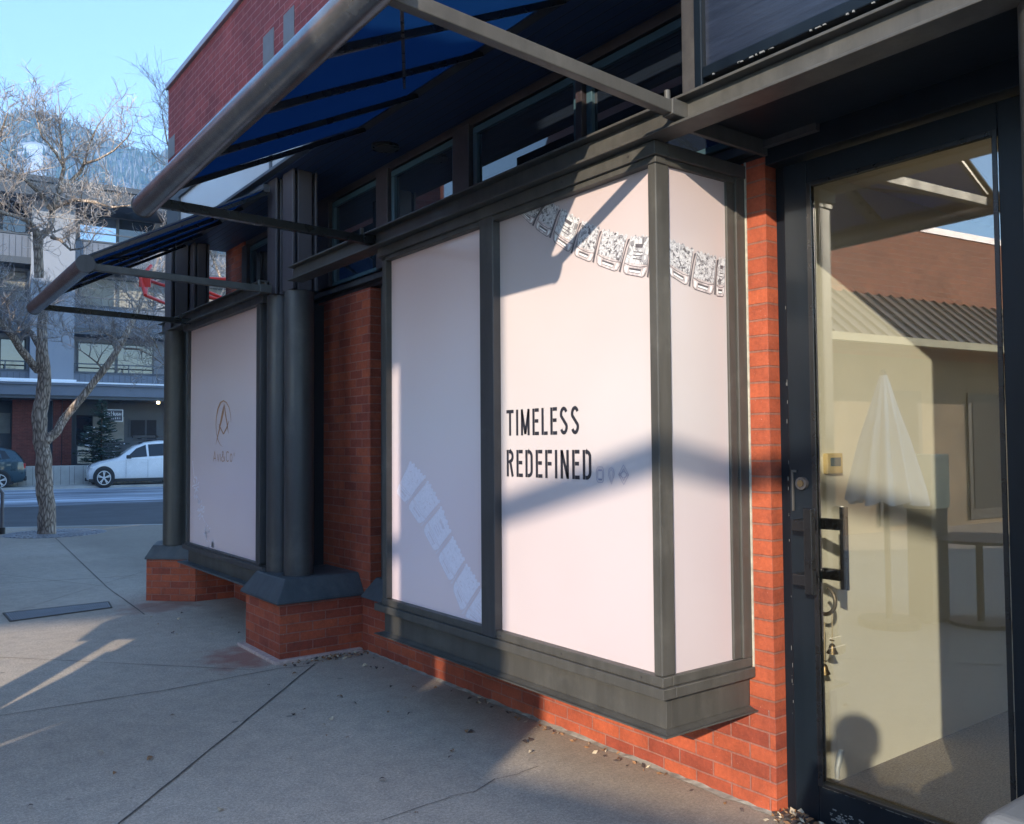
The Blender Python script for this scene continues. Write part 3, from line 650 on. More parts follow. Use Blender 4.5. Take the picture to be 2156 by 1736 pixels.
def z6(p): return ((1700+.5566*p[0])*.574015, (500+.5566*p[1])*.574015)
def links(gaps, plane, mats, parent, name, eps=.0012, ringdark=True, clip=None):
    """printed jewellery links between successive slanted gap lines (top, bottom) in photo pixels, laid on the real panel"""
    st = MB(); dk = MB()
    for i in range(len(gaps)-1):
        (ta, ba), (tb, bb) = gaps[i], gaps[i+1]
        L = lambda p, q_, k: (p[0]+(q_[0]-p[0])*k, p[1]+(q_[1]-p[1])*k)
        g = .07
        t0, t1 = L(ta, tb, g), L(ta, tb, 1-g); b0, b1 = L(ba, bb, g), L(ba, bb, 1-g)
        def uv(u, v): return L(L(t0, t1, u), L(b0, b1, u), v)
        bag = i % 3 == 2
        out = [(0, .08), (.06, 0), (.2, -.05), (.4, .0), (.55, -.05), (.75, .0), (.92, -.04), (1, .06), (1, .68), (0, .68)]
        st.poly([plane(*uv(*p), eps) for p in out], 1 if bag else 0)
        low = [(0, .69), (1, .69), (1, .82), (.95, .93), (.86, 1.0), (.14, 1.0), (.05, .93), (0, .82)]
        st.poly([plane(*uv(*p), eps) for p in low], 2)
        def rib(pts_, w_, mi, e2=.0006):
            P_ = [Vector((*p, 0)) for p in pts_]
            for k_ in range(len(P_)-1):
                d_ = (P_[k_+1]-P_[k_]).normalized(); n_ = Vector((-d_.y, d_.x, 0))*w_/2
                dk.poly([plane(*uv(*(v_.xy)), eps+e2) for v_ in (P_[k_]+n_, P_[k_]-n_, P_[k_+1]-n_, P_[k_+1]+n_)], mi)
        rib([(.02, .1), (.0, .8), (.06, .94), (.16, .99), (.84, .99), (.94, .94), (1.0, .8), (.98, .1)], .020, 0)
        rib([(.0, .70), (.3, .75), (.7, .75), (1, .70)], .018, 0)
        dk.poly([plane(*uv(*p), eps+.0008) for p in [(.24, .80), (.76, .80), (.72, .92), (.28, .92)]], 0)
        dk.poly([plane(*uv(*p), eps+.0012) for p in [(.27, .855), (.73, .855), (.71, .905), (.29, .905)]], 1)
        dk.poly([plane(*uv(*p), eps+.0012) for p in [(.08, .76), (.18, .78), (.20, .95), (.12, .92)]], 1)
        dk.poly([plane(*uv(*p), eps+.0012) for p in [(.84, .78), (.92, .76), (.9, .9), (.83, .95)]], 1)
        for k_ in range(6):
            cu = .05+.18*k_; cc = [(cu+.075*math.cos(q_), .0+.06*math.sin(q_)-(.03 if k_ % 2 else 0)) for q_ in (0, 1, 2, 3, 4, 5)]
            st.poly([plane(*uv(*p), eps+.0003) for p in cc], 0)
        if bag:
            dk.poly([plane(*uv(*p), eps+.0008) for p in [(.3, .16), (.7, .16), (.66, .26), (.34, .26)]], 0)
            for k in range(3): dk.poly([plane(*uv(*p), eps+.0008) for p in [(.28+.02*k, .36+.09*k), (.72-.02*k, .36+.09*k), (.72-.02*k, .385+.09*k), (.28+.02*k, .385+.09*k)]], 0)
        else:
            for k in range(14):
                cu, cv = random.uniform(.12, .88), random.uniform(.08, .6); a_ = random.uniform(0, 3.1); l_ = random.uniform(.03, .09)
                dk.poly([plane(*uv(cu+math.cos(a_+q_)*l_*s_, cv+math.sin(a_+q_)*l_*s_*.9), eps+.0008) for q_, s_ in ((0, 1), (1.6, .25), (3.14, .8), (4.7, .25))], 0)
        if i:   # black slit at the gap
            dk.poly([plane(*p, eps+.0004) for p in [(ta[0]-2.2, ta[1]+3), (ta[0]+2.6, ta[1]+1), L(ta, ba, .25), L(ta, ba, .6), (ba[0]+1.3, ba[1]-2), (ba[0]-2.2, ba[1]-4)]], 0)
    if clip: clip(st); clip(dk)
    st.build(name, mats[:3], parent); dk.build(name+'_shading', [mats[3], mats[4]], parent)
pf = lambda x, y, e: atx(x, y, XF-e)
pside = lambda x, y, e: aty(x, y, -e)
G = [((430, 405), (355, 490)), ((528, 425), (458, 600)), ((635, 480), (570, 680)), ((772, 565), (712, 782)), ((905, 620), (855, 842)), ((1090, 672), (1030, 905)), ((1245, 668), (1215, 940))]
G = [(z6(a), z6(b)) for a, b in G] + [((1388, 505), (1385, 585))]
def clipper(top_y):
    def f(mb_): 
        for v in mb_.v: v.z = min(v.z, top_y)
    return f
random.seed(11)
M['ink_soft'] = simple('printed_dark_grey', (.10, .09, .10), .4, 0, .3, 60)
mj = [M['stones'], M['baguette'], M['clasp'], M['ink_soft'], M['white_ink']]
links(G, pf, mj, pr, 'bracelet_print', clip=clipper(2.699))
G2 = [(z6(a), z6(b)) for a, b in [((1338, 678), (1336, 905)), ((1528, 765), (1490, 1000)), ((1676, 808), (1658, 1055)), ((1730, 818), (1722, 1062))]]
links(G2, pside, mj, ps, 'bracelet_print')
# pale bracelet on the left poster
z7 = lambda p: ((1300+.9214*p[0])*.574015, (1300+.9214*p[1])*.574015)
G3 = [((215, 425), (160, 545)), ((285, 500), (205, 600)), ((340, 600), (265, 690)), ((385, 720), (325, 800)), ((440, 830), (385, 920)), ((500, 930), (430, 1040)), ((545, 1010), (500, 1090))]
G3 = [(z7(a), z7(b)) for a, b in G3]
mf = [M['faint'], M['faint'], M['faint'], M['faint2'], M['faint']]
def clipl(mb_):
    for v in mb_.v: v.y = min(max(v.y, 1.225), 2.234); v.z = max(v.z, .645)
links(G3, pf, mf, pl, 'pale_bracelet_print', clip=clipl)

# ---------------------------------------------------------------- bay window 2 (far)
bay2 = thing('bay_window', 'far steel framed window with a copper round A emblem on a lilac poster', 'shop window', (-.3, 5.4, .42))
MB().box(-.572, -.50, 4.25, 6.42, .565, .612).box(-.558, -.50, 4.36, 6.38, .6121, .63).build('sill', M['steel_dk'], bay2, bevel=.004)
MB().box(-.52, -.49, 4.30, 6.38, .44, .5645).build('apron_web', M['steel'], bay2)
MB().box(-.60, -.40, 4.27, 6.47, .425, .4395).build('bottom_flange', M['cap'], bay2)
MB().box(-.56, -.44, 4.34, 4.43, .63, 2.73).box(-.55, -.48, 6.335, 6.37, .63, 2.73).build('side_post', M['steel_dk'], bay2, bevel=.003)
MB().box(-.575, -.48, 4.25, 6.42, 2.722, 2.777).build('top_fascia', M['steel_dk'], bay2, bevel=.003)
MB().box(-.48, 0, 4.36, 6.40, .44, 2.76).build('core', M['inner_dark'], bay2)
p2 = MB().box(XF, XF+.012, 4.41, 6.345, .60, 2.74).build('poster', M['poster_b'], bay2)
# emblem: thin-thick ring, compass-like A
zb = lambda x, y: ((650+x*.4608)*.574015, (1350+y*.4608)*.574015)
def pt2(x, y): return atx(*zb(x, y), XF-.0015)
mb = MB()
def vstroke(pts, ws):
    L = []
    for i, p in enumerate(pts):
        a_ = pts[max(i-1, 0)]; b_ = pts[min(i+1, len(pts)-1)]; d = Vector((b_[0]-a_[0], b_[1]-a_[1])).normalized(); n = Vector((-d.y, d.x))*ws[i]/2
        L.append((pt2(p[0]+n.x, p[1]+n.y), pt2(p[0]-n.x, p[1]-n.y)))
    for i in range(len(L)-1): mb.quad(L[i][0], L[i][1], L[i+1][1], L[i+1][0])
ring = [(428, 430), (424, 370), (412, 315), (392, 277), (368, 262), (345, 277), (325, 325), (312, 390), (308, 450), (312, 520), (324, 575), (342, 612), (360, 628)]
vstroke(ring, [1.5, 3, 5, 8, 12, 12, 9, 6, 4, 4, 4, 3, 1.5])
vstroke([(374, 292), (362, 360), (345, 440), (336, 478)], [3, 16, 12, 9])
vstroke([(374, 292), (384, 370), (396, 440), (408, 525)], [3, 8, 7, 2])
vstroke([(332, 450), (350, 490), (368, 528)], [3, 8, 9]); vstroke([(412, 424), (392, 480), (368, 528)], [3, 8, 9])
vstroke([(340, 476), (325, 530), (307, 610)], [8, 6, 2])
mb.build('emblem', M['copper_ink'], p2)
mb = MB()
a = atx(*zb(287, 745), XF); b = atx(*zb(440, 748), XF); c = atx(*zb(287, 664), XF)
write(mb, 'AVI&CO', putf(a.y, a.z), c.z-a.z, a.y-b.y, .5, .10, .12, sizes=[1, .74, .74, 1, 1, .78])
c = atx(*zb(455, 690), XF); line(mb, arc(0, 0, .012, .014, 0, 360, 14), .003, putf(c.y, c.z)); line(mb, [(-.003, -.006), (-.003, .006), (.004, .004), (-.003, 0), (.004, -.006)], .002, putf(c.y, c.z))
mb.build('lettering', M['copper_ink'], p2)
mb = MB(); random.seed(5)
for cx, cy, s_ in ((148, 950, 1), (188, 1120, 1), (235, 1300, 1), (282, 1420, .6)):
    for k in range(26):
        a_ = random.uniform(0, 6.28); rr = random.uniform(.15, 1); x = cx+math.cos(a_)*26*rr*s_; y = cy+math.sin(a_)*85*rr*s_; b_ = a_+random.uniform(-.8, .8); l_ = random.uniform(6, 14)
        if y > 1432+.0*x: continue
        mb.poly([pt2(x+math.cos(b_+q_)*l_*s2, y+math.sin(b_+q_)*l_*s2*1.8) for q_, s2 in ((0, 1), (1.57, .35), (3.14, 1), (4.71, .35))])
for a_, b_ in (((122, 740), (135, 880)), ((160, 1020), (175, 1060)), ((205, 1195), (222, 1235)), ((255, 1370), (270, 1400))):
    mb.poly([pt2(a_[0]-2, a_[1]), pt2(a_[0]+2, a_[1]), pt2(b_[0]+3, b_[1]), pt2(b_[0]-1, b_[1])])
mb.build('pale_flower_print', M['faint'], p2)

# ---------------------------------------------------------------- column pedestals
def hpost(mb, x, y, w, z0, z1):
    t_ = .018
    mb.box(x-w/2, x-w/2+t_, y-w/2, y+w/2, z0, z1).box(x+w/2-t_, x+w/2, y-w/2, y+w/2, z0, z1).box(x-w/2+t_, x+w/2-t_, y-t_/2, y+t_/2, z0, z1)
    for yy in (-w/2, w/2-t_): mb.box(x-w*.28, x+w*.28, y+yy*.98, y+yy*.98+t_, z0, z1)
ped = thing('column_pedestal', 'twin dark steel columns on a brick pedestal between the two poster windows', 'column', (-.33, 4, 0))
B(-.664, -.001, 3.648, 4.349, 0, .418).build('brick_base', M['brick'], ped)
B(-.72, -.02, 3.60, 4.40, -.01, .022).build('footing', M['pinkish'], ped, bevel=.008)
MB().prism([(-.70, 3.61, .4185), (-.002, 3.61, .4185), (-.002, 4.39, .4185), (-.70, 4.39, .4185)], [(-.70, 3.61, .432), (-.002, 3.61, .432), (-.002, 4.39, .432), (-.70, 4.39, .432)]) \
    .prism([(-.70, 3.61, .4321), (-.002, 3.61, .4321), (-.002, 4.39, .4321), (-.70, 4.39, .4321)], [(-.60, 3.71, .585), (-.002, 3.71, .585), (-.002, 4.29, .585), (-.60, 4.29, .585)]).build('sloped_cap', M['cap'], ped, bevel=.006)
for (x, y, r) in ((-.415, 3.90, .112), (-.45, 4.19, .105)):
    MB().cyl((x, y), r, .5855, 2.765, 48).cyl((x, y), r+.012, .5855, .592, 48).build('round_column', M['steel_dk'], ped, smooth=True)
mb = MB(); hpost(mb, -.42, 3.88, .20, 2.766, 3.69); hpost(mb, -.45, 4.16, .18, 2.766, 3.69)
mb.build('upper_post', M['post'], ped, bevel=.003)
ped2 = thing('column_pedestal', 'single dark steel column on a chamfered brick pedestal at the street corner', 'column', (-.4, 7, 0))
P8 = [(.0, 6.556), (-.393, 6.576), (-.772, 6.952), (-.60, 7.42), (-.3, 7.6), (.0, 7.6)]
MB().prism([(x, y, 0) for x, y in P8], [(x, y, .42) for x, y in P8]).build('brick_base', M['brick'], ped2)
cx, cy = -.40, 7.03
g = lambda k, z: [(cx+(x-cx)*k, cy+(y-cy)*k, z) for x, y in P8]
MB().prism(g(1.06, .4205), g(1.06, .435)).prism(g(1.06, .4351), g(.82, .56)).build('sloped_cap', M['cap'], ped2, bevel=.006)
MB().cyl((-.50, 6.90), .125, .561, 2.78, 48).build('round_column', M['steel'], ped2, smooth=True)
mb = MB(); hpost(mb, -.50, 6.86, .22, 2.781, 3.69); hpost(mb, -.33, 6.72, .16, 2.781, 3.69)
mb.build('upper_post', M['post'], ped2, bevel=.003)
col3 = thing('column_pedestal', 'steel column at the right edge beside the glass door', 'column', (-.45, -1.5, 0))
MB().cyl((-.45, -1.46), .112, .0, 3.69, 48).build('round_column', M['steel'], col3, smooth=True)

# ---------------------------------------------------------------- awnings
def awning(y0, y1, zt, label, tilt=0, ztop=3.60, r=.060):
    zz = lambda y: zt+tilt*(y1-y)/(y1-y0)
    a = thing('awning', label, 'awning', (-.6, (y0+y1)/2, zt), group='navy awnings over the shop windows')
    xt = -1.905
    xw = -.60
    MB().tube([(xt, y0-.06, zz(y0)), (xt, y1+.02, zt)], r, 40).build('front_tube', M['tube'], a, smooth=True)
    for ya, yb, zc in ((y0-.068, y0-.0602, zz(y0)), (y1+.0202, y1+.028, zt)): MB().tube([(xt, ya, zc), (xt, yb, zc)], r+.004, 40).build('end_cap', M['steel_dk'], a, bevel=.003)
    for y, m_ in ((y0, 'steel'), (y1-.10, 'black')):
        MB().bar((xt, y, zz(y)-.005), (-.57, y, zt-.035), .042, .05).bar((-.66, y, zt-.03), (-.57, y, zt-.033), .055, .062).build('arm', M[m_], a, bevel=.004)
        MB().cyl((-.66, y), .012, zt-.01, zt+.035, 12).build('bolt', M['steel'], a)
    # canvas with a slight sag between rafters
    nx, ny = 14, 36; mb = MB(); vs = []
    raf = [y0+.02+(y1-y0-.04)*k/4 for k in range(5)]
    for j in range(ny+1):
        y = y0+(y1-y0)*j/ny; d = min(abs(y-q) for q in raf)/((y1-y0)/8)
        for i in range(nx+1):
            t_ = i/nx; vs.append((xt+(xw-xt)*t_, y, zz(y)+r*.95+(ztop-zz(y)-r)*t_-.035*math.sin(math.pi*t_)*min(1, d)))
    mb.add(vs, [(j*(nx+1)+i, j*(nx+1)+i+1, (j+1)*(nx+1)+i+1, (j+1)*(nx+1)+i) for j in range(ny) for i in range(nx)])
    mb.build('canvas', M['canvas'], a, smooth=True)
    for q in raf:
        MB().bar((xt, q, zz(q)+r*.6), (xw, q, ztop-.035), .022, .028).build('rafter', M['black'], a)
        if q not in (raf[0], raf[-1]): MB().bar((xt+.06, q+.035, zz(q)+r*.9-.004), (xw, q+.035, ztop-.012), .05, .002).build('seam', M['cloth'], a)
    MB().bar((xt+.1, raf[0], zt+.05), ((xt+xw)/2+.2, (y0+y1)/2, (zt+ztop)/2+.04), .012, .012).build('brace', M['black'], a)
    for q in (y0+.004, y1-.004): MB().bar((xt, q, zz(q)+r*.95), (xw, q, ztop+.004), .018, .012).build('hem', M['cloth'], a)
    MB().box(xw-.03, xw+.02, y0, y1, ztop-.03, ztop+.03).build('wall_rail', M['steel_dk'], a)
    return a
awning(-.18, 2.46, 2.875, 'large navy canvas awning over the near bay window and its bracelet posters', tilt=.042, r=.061)
awning(4.10, 6.30, 2.83, 'smaller navy canvas awning over the far window near the bare tree')

# ---------------------------------------------------------------- sign board over the door
sb = thing('overdoor_board', 'dark wood grained board in a black frame above the glass door', 'sign board', (-.56, -1, 2.95))
B(-.575, -.53, -1.9, -.30, 2.975, 3.69).build('board', M['grain'], sb)
MB().box(-.60, -.53, -.30, -.262, 2.90, 3.69).box(-.60, -.53, -1.9, -.3001, 2.93, 2.974).build('frame', M['door'], sb, bevel=.005)
MB().box(-.56, -.50, -1.9, -.30, 2.897, 2.929).build('ledge', M['steel_dk'], sb)
MB().box(-.56, -.46, -.245, -.165, 2.898, 3.69).build('post', M['steel_dk'], sb, bevel=.005)
mb = MB(); random.seed(21)
for k in range(22):
    y = -.32-random.random()**1.0*1.2; mb.box(-.603, -.597, y-random.uniform(.004, .02), y, 2.926, 2.926+random.uniform(.002, .007))
ps_ = mb.build('peeling_sealant', M['chip'], sb); ps_['kind'] = 'stuff'

# ---------------------------------------------------------------- glass door and entrance
ent = thing('entrance_porch', 'dark painted recess with jamb, header and back wall round the glass door', 'porch', (0, -.7, 0))
MB().box(.0, .22, -1.5, -.131, 2.76, 2.98).box(-.5, .0, -2.2, -.15, 2.86, 2.90).box(.072, .2, -.198, -.1305, .0, 2.7599).box(.005, .2, -1.62, -1.165, .0, 2.7599).box(-.02, .0, -2.2, -1.62, .0, 2.86).build('jamb', M['door'], ent, bevel=.003)
MB().box(-.02, .22, -1.6, -.14, .002, .02).build('threshold', M['steel_dk'], ent, bevel=.003)
# white wall behind the threshold
room = thing('shop_interior', 'empty white walled shop room with brown carpet behind the glass door', 'room', (1, -.8, 0))
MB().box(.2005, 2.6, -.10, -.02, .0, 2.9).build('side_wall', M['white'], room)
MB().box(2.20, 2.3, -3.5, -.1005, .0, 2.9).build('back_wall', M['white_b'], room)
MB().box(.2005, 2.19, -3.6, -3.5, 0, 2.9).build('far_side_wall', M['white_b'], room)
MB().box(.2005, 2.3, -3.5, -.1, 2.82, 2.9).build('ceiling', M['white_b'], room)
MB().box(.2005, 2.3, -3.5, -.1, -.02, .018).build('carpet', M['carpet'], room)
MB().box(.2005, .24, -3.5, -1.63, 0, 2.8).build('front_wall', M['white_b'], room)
door = thing('glass_door', 'black framed glass door with brass lock and black pull handle', 'door', (.05, -.7, .02))
MB().box(.03, .085, -.312, -.2, .03, 2.74).box(.03, .085, -1.16, -1.068, .03, 2.74).box(.03, .085, -1.0675, -.3125, 2.636, 2.74).box(.03, .085, -1.0675, -.3125, .03, .182).build('frame', M['door'], door, bevel=.004)
MB().box(.024, .03, -.335, -.3125, .176, 2.642).box(.024, .03, -1.0675, -1.05, .176, 2.642).box(.024, .03, -1.05, -.335, 2.625, 2.642).box(.024, .03, -1.05, -.335, .176, .188).build('glazing_bead', M['black'], door, bevel=.002)
MB().box(.054, .060, -1.0675, -.3125, .182, 2.636).build('glass_pane', M['glass'], door)
hd = MB().box(-.058, -.030, -.362, -.324, .955, 1.30).box(-.05, .0295, -.3235, -.262, 1.205, 1.25).box(-.05, .0295, -.3235, -.262, .985, 1.03)
hd.build('pull_handle', M['black'], door, bevel=.004)
MB().box(.120, .136, -.405, -.372, .96, 1.30).box(.0855, .1195, -.39, -.30, 1.205, 1.25).box(.0855, .1195, -.39, -.30, 1.0, 1.045).build('inner_pull_handle', M['black'], door, bevel=.004)
MB().tube([(.0295, -.268, 1.395), (.012, -.268, 1.395)], .026, 28).build('lock_cylinder', M['steel_dk'], door, smooth=True)
MB().tube([(.012, -.268, 1.395), (.006, -.268, 1.395)], .014, 24).build('key_plug', M['brass'], door, smooth=True)
MB().box(.022, .0295, -.225, -.217, 1.28, 1.45).box(.022, .0295, -.24, -.226, 1.44, 1.45).build('latch_guard', M['steel'], door)
mb = MB()
random.seed(9)
for k in range(26):
    z = random.uniform(.2, 2.3); e = random.choice((-.2, -.312, -.196)); l_ = random.uniform(.002, .02); mb.box(.0285, .0298, e-.0006, e+.0008, z, z+l_)
for k in range(40):
    y = -.33-random.random()**1.6*.5; mb.box(.0272, .0299, y-random.uniform(.004, .03), y, .1745+random.uniform(-.002, .002), .1765+random.uniform(0, .002))
for k in range(50):
    y = -.36-random.random()*.16; z = .055+random.random()**2*.045; mb.box(.0275, .0299, y-random.uniform(.003, .016), y, z, z+random.uniform(.002, .007))
mb.build('chipped_paint', M['chip'], door)
MB().tube([(.10, -.352, .20), (.10, -.352, .235), (.115, -.354, .275), (.125, -.357, .31)], [.010, .010, .014, .012], 14).build('door_stop', M['alloy'], door, smooth=True)

kp = thing('keypad', 'ivory plastic keypad with grey screen on the white wall behind the glass', 'keypad', (.53, -.11, 1.4))
a = aty(1740, 955, -.12); b = aty(1774, 1011, -.12)
kx0, kx1, kz0, kz1 = a.x, b.x, b.z+.03, a.z-.0
MB().box(kx0, kx1, -.125, -.1003, kz0, kz1).build('case', M['ivory'], kp, bevel=.005)
MB().box(kx0+.022, kx1-.022, -.1275, -.1255, kz0+.035, kz1-.02).build('screen', M['screen'], kp)
# bell hanger
bh = thing('bell_hanger', 'horseshoe with two small brass bells on strings behind the door glass', 'door bells', (.11, -.37, .7))
hc = atx(1735, 1264, .128)
hs = [(.128, hc.y-.052*math.cos(R_(a_)), hc.z+.058*math.sin(R_(a_))) for a_ in range(-115, 80, 13)]
MB().tube(hs, .0085, 10).build('horseshoe', M['iron'], bh, smooth=True)
for (px_, py0, py1) in ((1752, 1290, 1355), (1736, 1310, 1398)):
    c0_, c1_ = atx(px_, py0, .126), atx(px_, py1, .126); MB().tube([c0_, c1_], .0022, 6).build('string', M['string'], bh)
    MB().tube([c1_+Vector((0, -.010, .012)), c1_+Vector((0, .010, .012))], .003, 5).build('knot', M['iron'], bh)
    prof = [(.003, 0), (.009, -.004), (.013, -.012), (.015, -.024), (.023, -.038), (.024, -.041)]
    MB().tube([c1_+Vector((0, 0, z)) for r_, z in prof], [r_ for r_, z in prof], 20).build('bell', M['brass'], bh, smooth=True)

# grey moulded thing cut by the lower right corner
tb = thing('plastic_bin', 'grey moulded plastic bin cut off at the lower right corner', 'bin', (-.55, -1.55, 0))
MB().prism([(-.72, -1.75, 0), (-.42, -1.75, 0), (-.42, -1.36, 0), (-.72, -1.36, 0)], [(-.76, -1.80, .50), (-.38, -1.80, .50), (-.38, -1.33, .50), (-.76, -1.33, .50)]).build('body', M['grey_plastic'], tb, bevel=.04, seg=4)
MB().prism([(-.78, -1.82, .5005), (-.36, -1.82, .5005), (-.34, -1.27, .5005), (-.78, -1.27, .5005)], [(-.74, -1.78, .60), (-.38, -1.78, .60), (-.38, -1.32, .60), (-.74, -1.32, .60)]).build('lid', M['grey_plastic'], tb, bevel=.03, seg=4)

# ---------------------------------------------------------------- things on the pavement
gr = thing('drain_grate', 'long slotted metal drain grate set in the pavement', 'grate', (-1.5, 6.85, 0))
g0, g1, g2, g3 = [Vector((*p, .004)) for p in ((-2.026, 7.07), (-1.103, 7.084), (-1.147, 6.726), (-2.023, 6.588))]
n = 46; mb = MB()
for k in range(n):
    a = g0.lerp(g1, k/n); b = g0.lerp(g1, (k+.55)/n); c = g3.lerp(g2, (k+.55)/n); d = g3.lerp(g2, k/n)
    mb.prism([a, b, c, d], [p+Vector((0, 0, .006)) for p in (a, b, c, d)])
mb.build('slats', M['grate'], gr)
mb = MB(); up = Vector((0, 0, .008))
for a, b in ((g0, g1), (g1, g2), (g2, g3), (g3, g0)): mb.bar(a+up*.4, b+up*.4, .014, .008)
mb.quad(g0-up*.1, g1-up*.1, g2-up*.1, g3-up*.1); mb.build('frame', M['joint'], gr)

def leaf(name='dry_leaf', s=.03, mat=None):
    mb = MB(); n = 7; pts = []
    for i in range(n):
        t_ = i/(n-1); w_ = s*.38*math.sin(math.pi*min(1, t_*.95+.03)); c = s*.18*math.sin(t_*3)
        pts.append((t_*s, w_, c+w_*.35)); 
    L = len(pts); vs = pts+[(p[0], -p[1], p[2]) for p in pts]+[(p[0], 0, p[2]-p[1]*.3+.001) for p in pts]
    fs = []
    for i in range(L-1): fs += [(i, i+1, 2*L+i+1, 2*L+i), (2*L+i, 2*L+i+1, L+i+1, L+i)]
    mb.add(vs, fs); return mb.build(name, mat)
random.seed(14)
protos = [leaf(mat=M[m_]) for m_ in ('leafm', 'leafm2', 'leafm3')]
pos = []
for k in range(48):
    a_ = random.random()
    if a_ < .34: p = (-.1-random.random()**1.5*1.0, random.uniform(1.0, 3.4))
    elif a_ < .55: p = (-.05-random.random()**2*.5, random.uniform(2.2, 3.6))
    elif a_ < .8: p = (random.uniform(-2.4, -.5), random.uniform(.2, 3.6))
    else: p = (random.uniform(-1.3, -.2), random.uniform(4.6, 6.4))
    pos.append(p)
pos += [(-1.0, 5.6), (-.78, 4.9), (-2.5, 1.9), (-1.9, 2.2), (-1.85, 1.35), (-.95, 3.1), (-.9, 3.0), (-.7, 1.7), (-.55, 2.0)]
for k, (x, y) in enumerate(pos):
    src = protos[k % 3]
    o_ = src if k < 3 else src.copy()
    if k >= 3: C.objects.link(o_)
    o_.location = (x, y, .006); o_.rotation_euler = (random.uniform(-.5, .5), random.uniform(-.3, .3), random.uniform(0, 6.28))
    s_ = random.uniform(.5, 1.35); o_.scale = (s_, s_, s_)
    kind = ('rust brown', 'pale tan', 'dark brown')[k % 3]; size = 'large' if s_ > 1.05 else ('small' if s_ < .78 else 'medium')
    wh = ('under the far poster window' if y > 4.5 else 'near the twin column pedestal' if y > 2.9 else 'close to the foot of the low brick wall' if x > -.45 else 'in the open middle of the pavement' if y > 1.2 else 'on the pavement close to the camera')
    tag(o_, '%s %s dry leaf lying %s' % (size, kind, wh), 'leaf', 'dry leaves scattered on the pavement')
def litter(name, cx, cy, rx, ry, n, label, hmax=.03):
    mb = MB(); random.seed(int(abs(cx*100)+cy*10+n))
    for k in range(n):
        a_ = random.uniform(0, 6.28); r_ = random.random()**.7; x = cx+rx*r_*math.cos(a_); y = cy+ry*r_*math.sin(a_); z = random.uniform(.002, hmax)*(1-r_*.7)+.003
        d = Vector((random.uniform(-1, 1), random.uniform(-1, 1), random.uniform(-.5, .5))).normalized(); e = d.orthogonal().normalized(); l_ = random.uniform(.008, .022); w_ = l_*random.uniform(.3, .6)
        p = Vector((x, y, z)); mb.poly([p-d*l_, p+e*w_, p+d*l_, p-e*w_], random.choice((0, 0, 1, 2)))
    o_ = mb.build(name, [M['leafm'], M['leafm2'], M['leafm3']]); o_['kind'] = 'stuff'; tag(o_, label, 'leaves'); return o_
litter('leaf_litter', .02, -.24, .10, .13, 260, 'heap of rusty fallen leaves at the foot of the black door frame', .05)
litter('leaf_litter', -.33, 3.52, .36, .07, 120, 'brown leaf crumbs swept against the near brick pedestal and wall corner')
litter('leaf_litter', -.06, 1.1, .05, 1.4, 60, 'thin line of leaf bits along the foot of the low brick wall', .008)

# ---------------------------------------------------------------- trees
def PT(px, py, dep):
    d = ray(px, py); return CP+d*(dep)     # dep metres along the camera axis
def bare_tree(name, label, limbs, seeds, dens, parent_loc, rmin=.012, spread=1.0, lvl=3):
    """limbs: list of (points, radii) in world space; twigs grow from them"""
    t = thing(name, label, 'tree', parent_loc)
    tr = MB()
    for pts, rad, nn in limbs: 
        # refine and roughen
        P = []; Rr = []
        for i in range(len(pts)-1):
            for k in range(4):
                f = k/4; p = Vector(pts[i]).lerp(Vector(pts[i+1]), f); r_ = rad[i]+(rad[i+1]-rad[i])*f
                if i or k: p = p+Vector((noise.noise(p*3), noise.noise(p*3+Vector((9, 0, 0))), 0))*r_*.35
                P.append(p); Rr.append(r_*(1+.12*noise.noise(p*5)))
        P.append(Vector(pts[-1])); Rr.append(rad[-1]); tr.tube(P, Rr, nn)
    tr.build('trunk', M['bark'], t, smooth=True)
    random.seed(seeds); tw = MB(); tip = MB()
    def grow(p, d, L, r, lv):
        n = 6 if lv else 5; pts = [p]; rr = [r]; q = p.copy(); dd = d.copy()
        curl = Vector((random.uniform(-1, 1), random.uniform(-1, 1), random.uniform(-.2, .6)))*.34
        for i in range(n):
            dd = (dd+curl+Vector((random.uniform(-1, 1), random.uniform(-1, 1), random.uniform(-1, 1)))*.16+Vector((0, 0, .10))).normalized()
            q = q+dd*L/n; pts.append(q.copy()); rr.append(max(.0030 if lv == 0 else .0048, r*(1-.16*(i+1))))
            if lv > 0:
                for _ in range(0 if random.random() < .07 else (1 if random.random() < .78 else 2)):
                    side = dd.cross(Vector((random.uniform(-1, 1), random.uniform(-1, 1), random.uniform(-1, 1)))).normalized()
                    nd = (dd*.55+side*.85+Vector((0, 0, .12))).normalized()
                    grow(q.copy(), nd, L*random.uniform(.38, .68), rr[-1]*.72, lv-1)
        (tw if lv else (tip if random.random() < .35 else tw)).tube(pts, rr, 4 if lv else 3, False)
    for (pts, rad, nn), (st, cnt, LL) in zip(limbs, dens):
        tot = len(pts)-1
        for k in range(cnt):
            f = st+(1-st)*(k+random.random())/cnt; f = min(.999, f)*tot; i = int(f)
            p = Vector(pts[i]).lerp(Vector(pts[i+1]), f-i); r_ = rad[i]+(rad[i+1]-rad[i])*(f-i); ax = (Vector(pts[i+1])-Vector(pts[i])).normalized()
            side = ax.cross(Vector((random.uniform(-1, 1), random.uniform(-1, 1), random.uniform(-1, 1)))).normalized()
            d = (ax*.5+side+Vector((0, 0, .25))).normalized()
            grow(p, d, LL*random.uniform(.6, 1.25), min(r_*.5, .026), lvl-1)
        if cnt:
            ax = (Vector(pts[-1])-Vector(pts[-2])).normalized(); grow(Vector(pts[-1]), ax, LL*1.1, rad[-1], lvl-1)
    tw.build('branches', M['twig'], t); tip.build('frosted_twigs', M['frost'], t)
    return t
D0 = 15.75
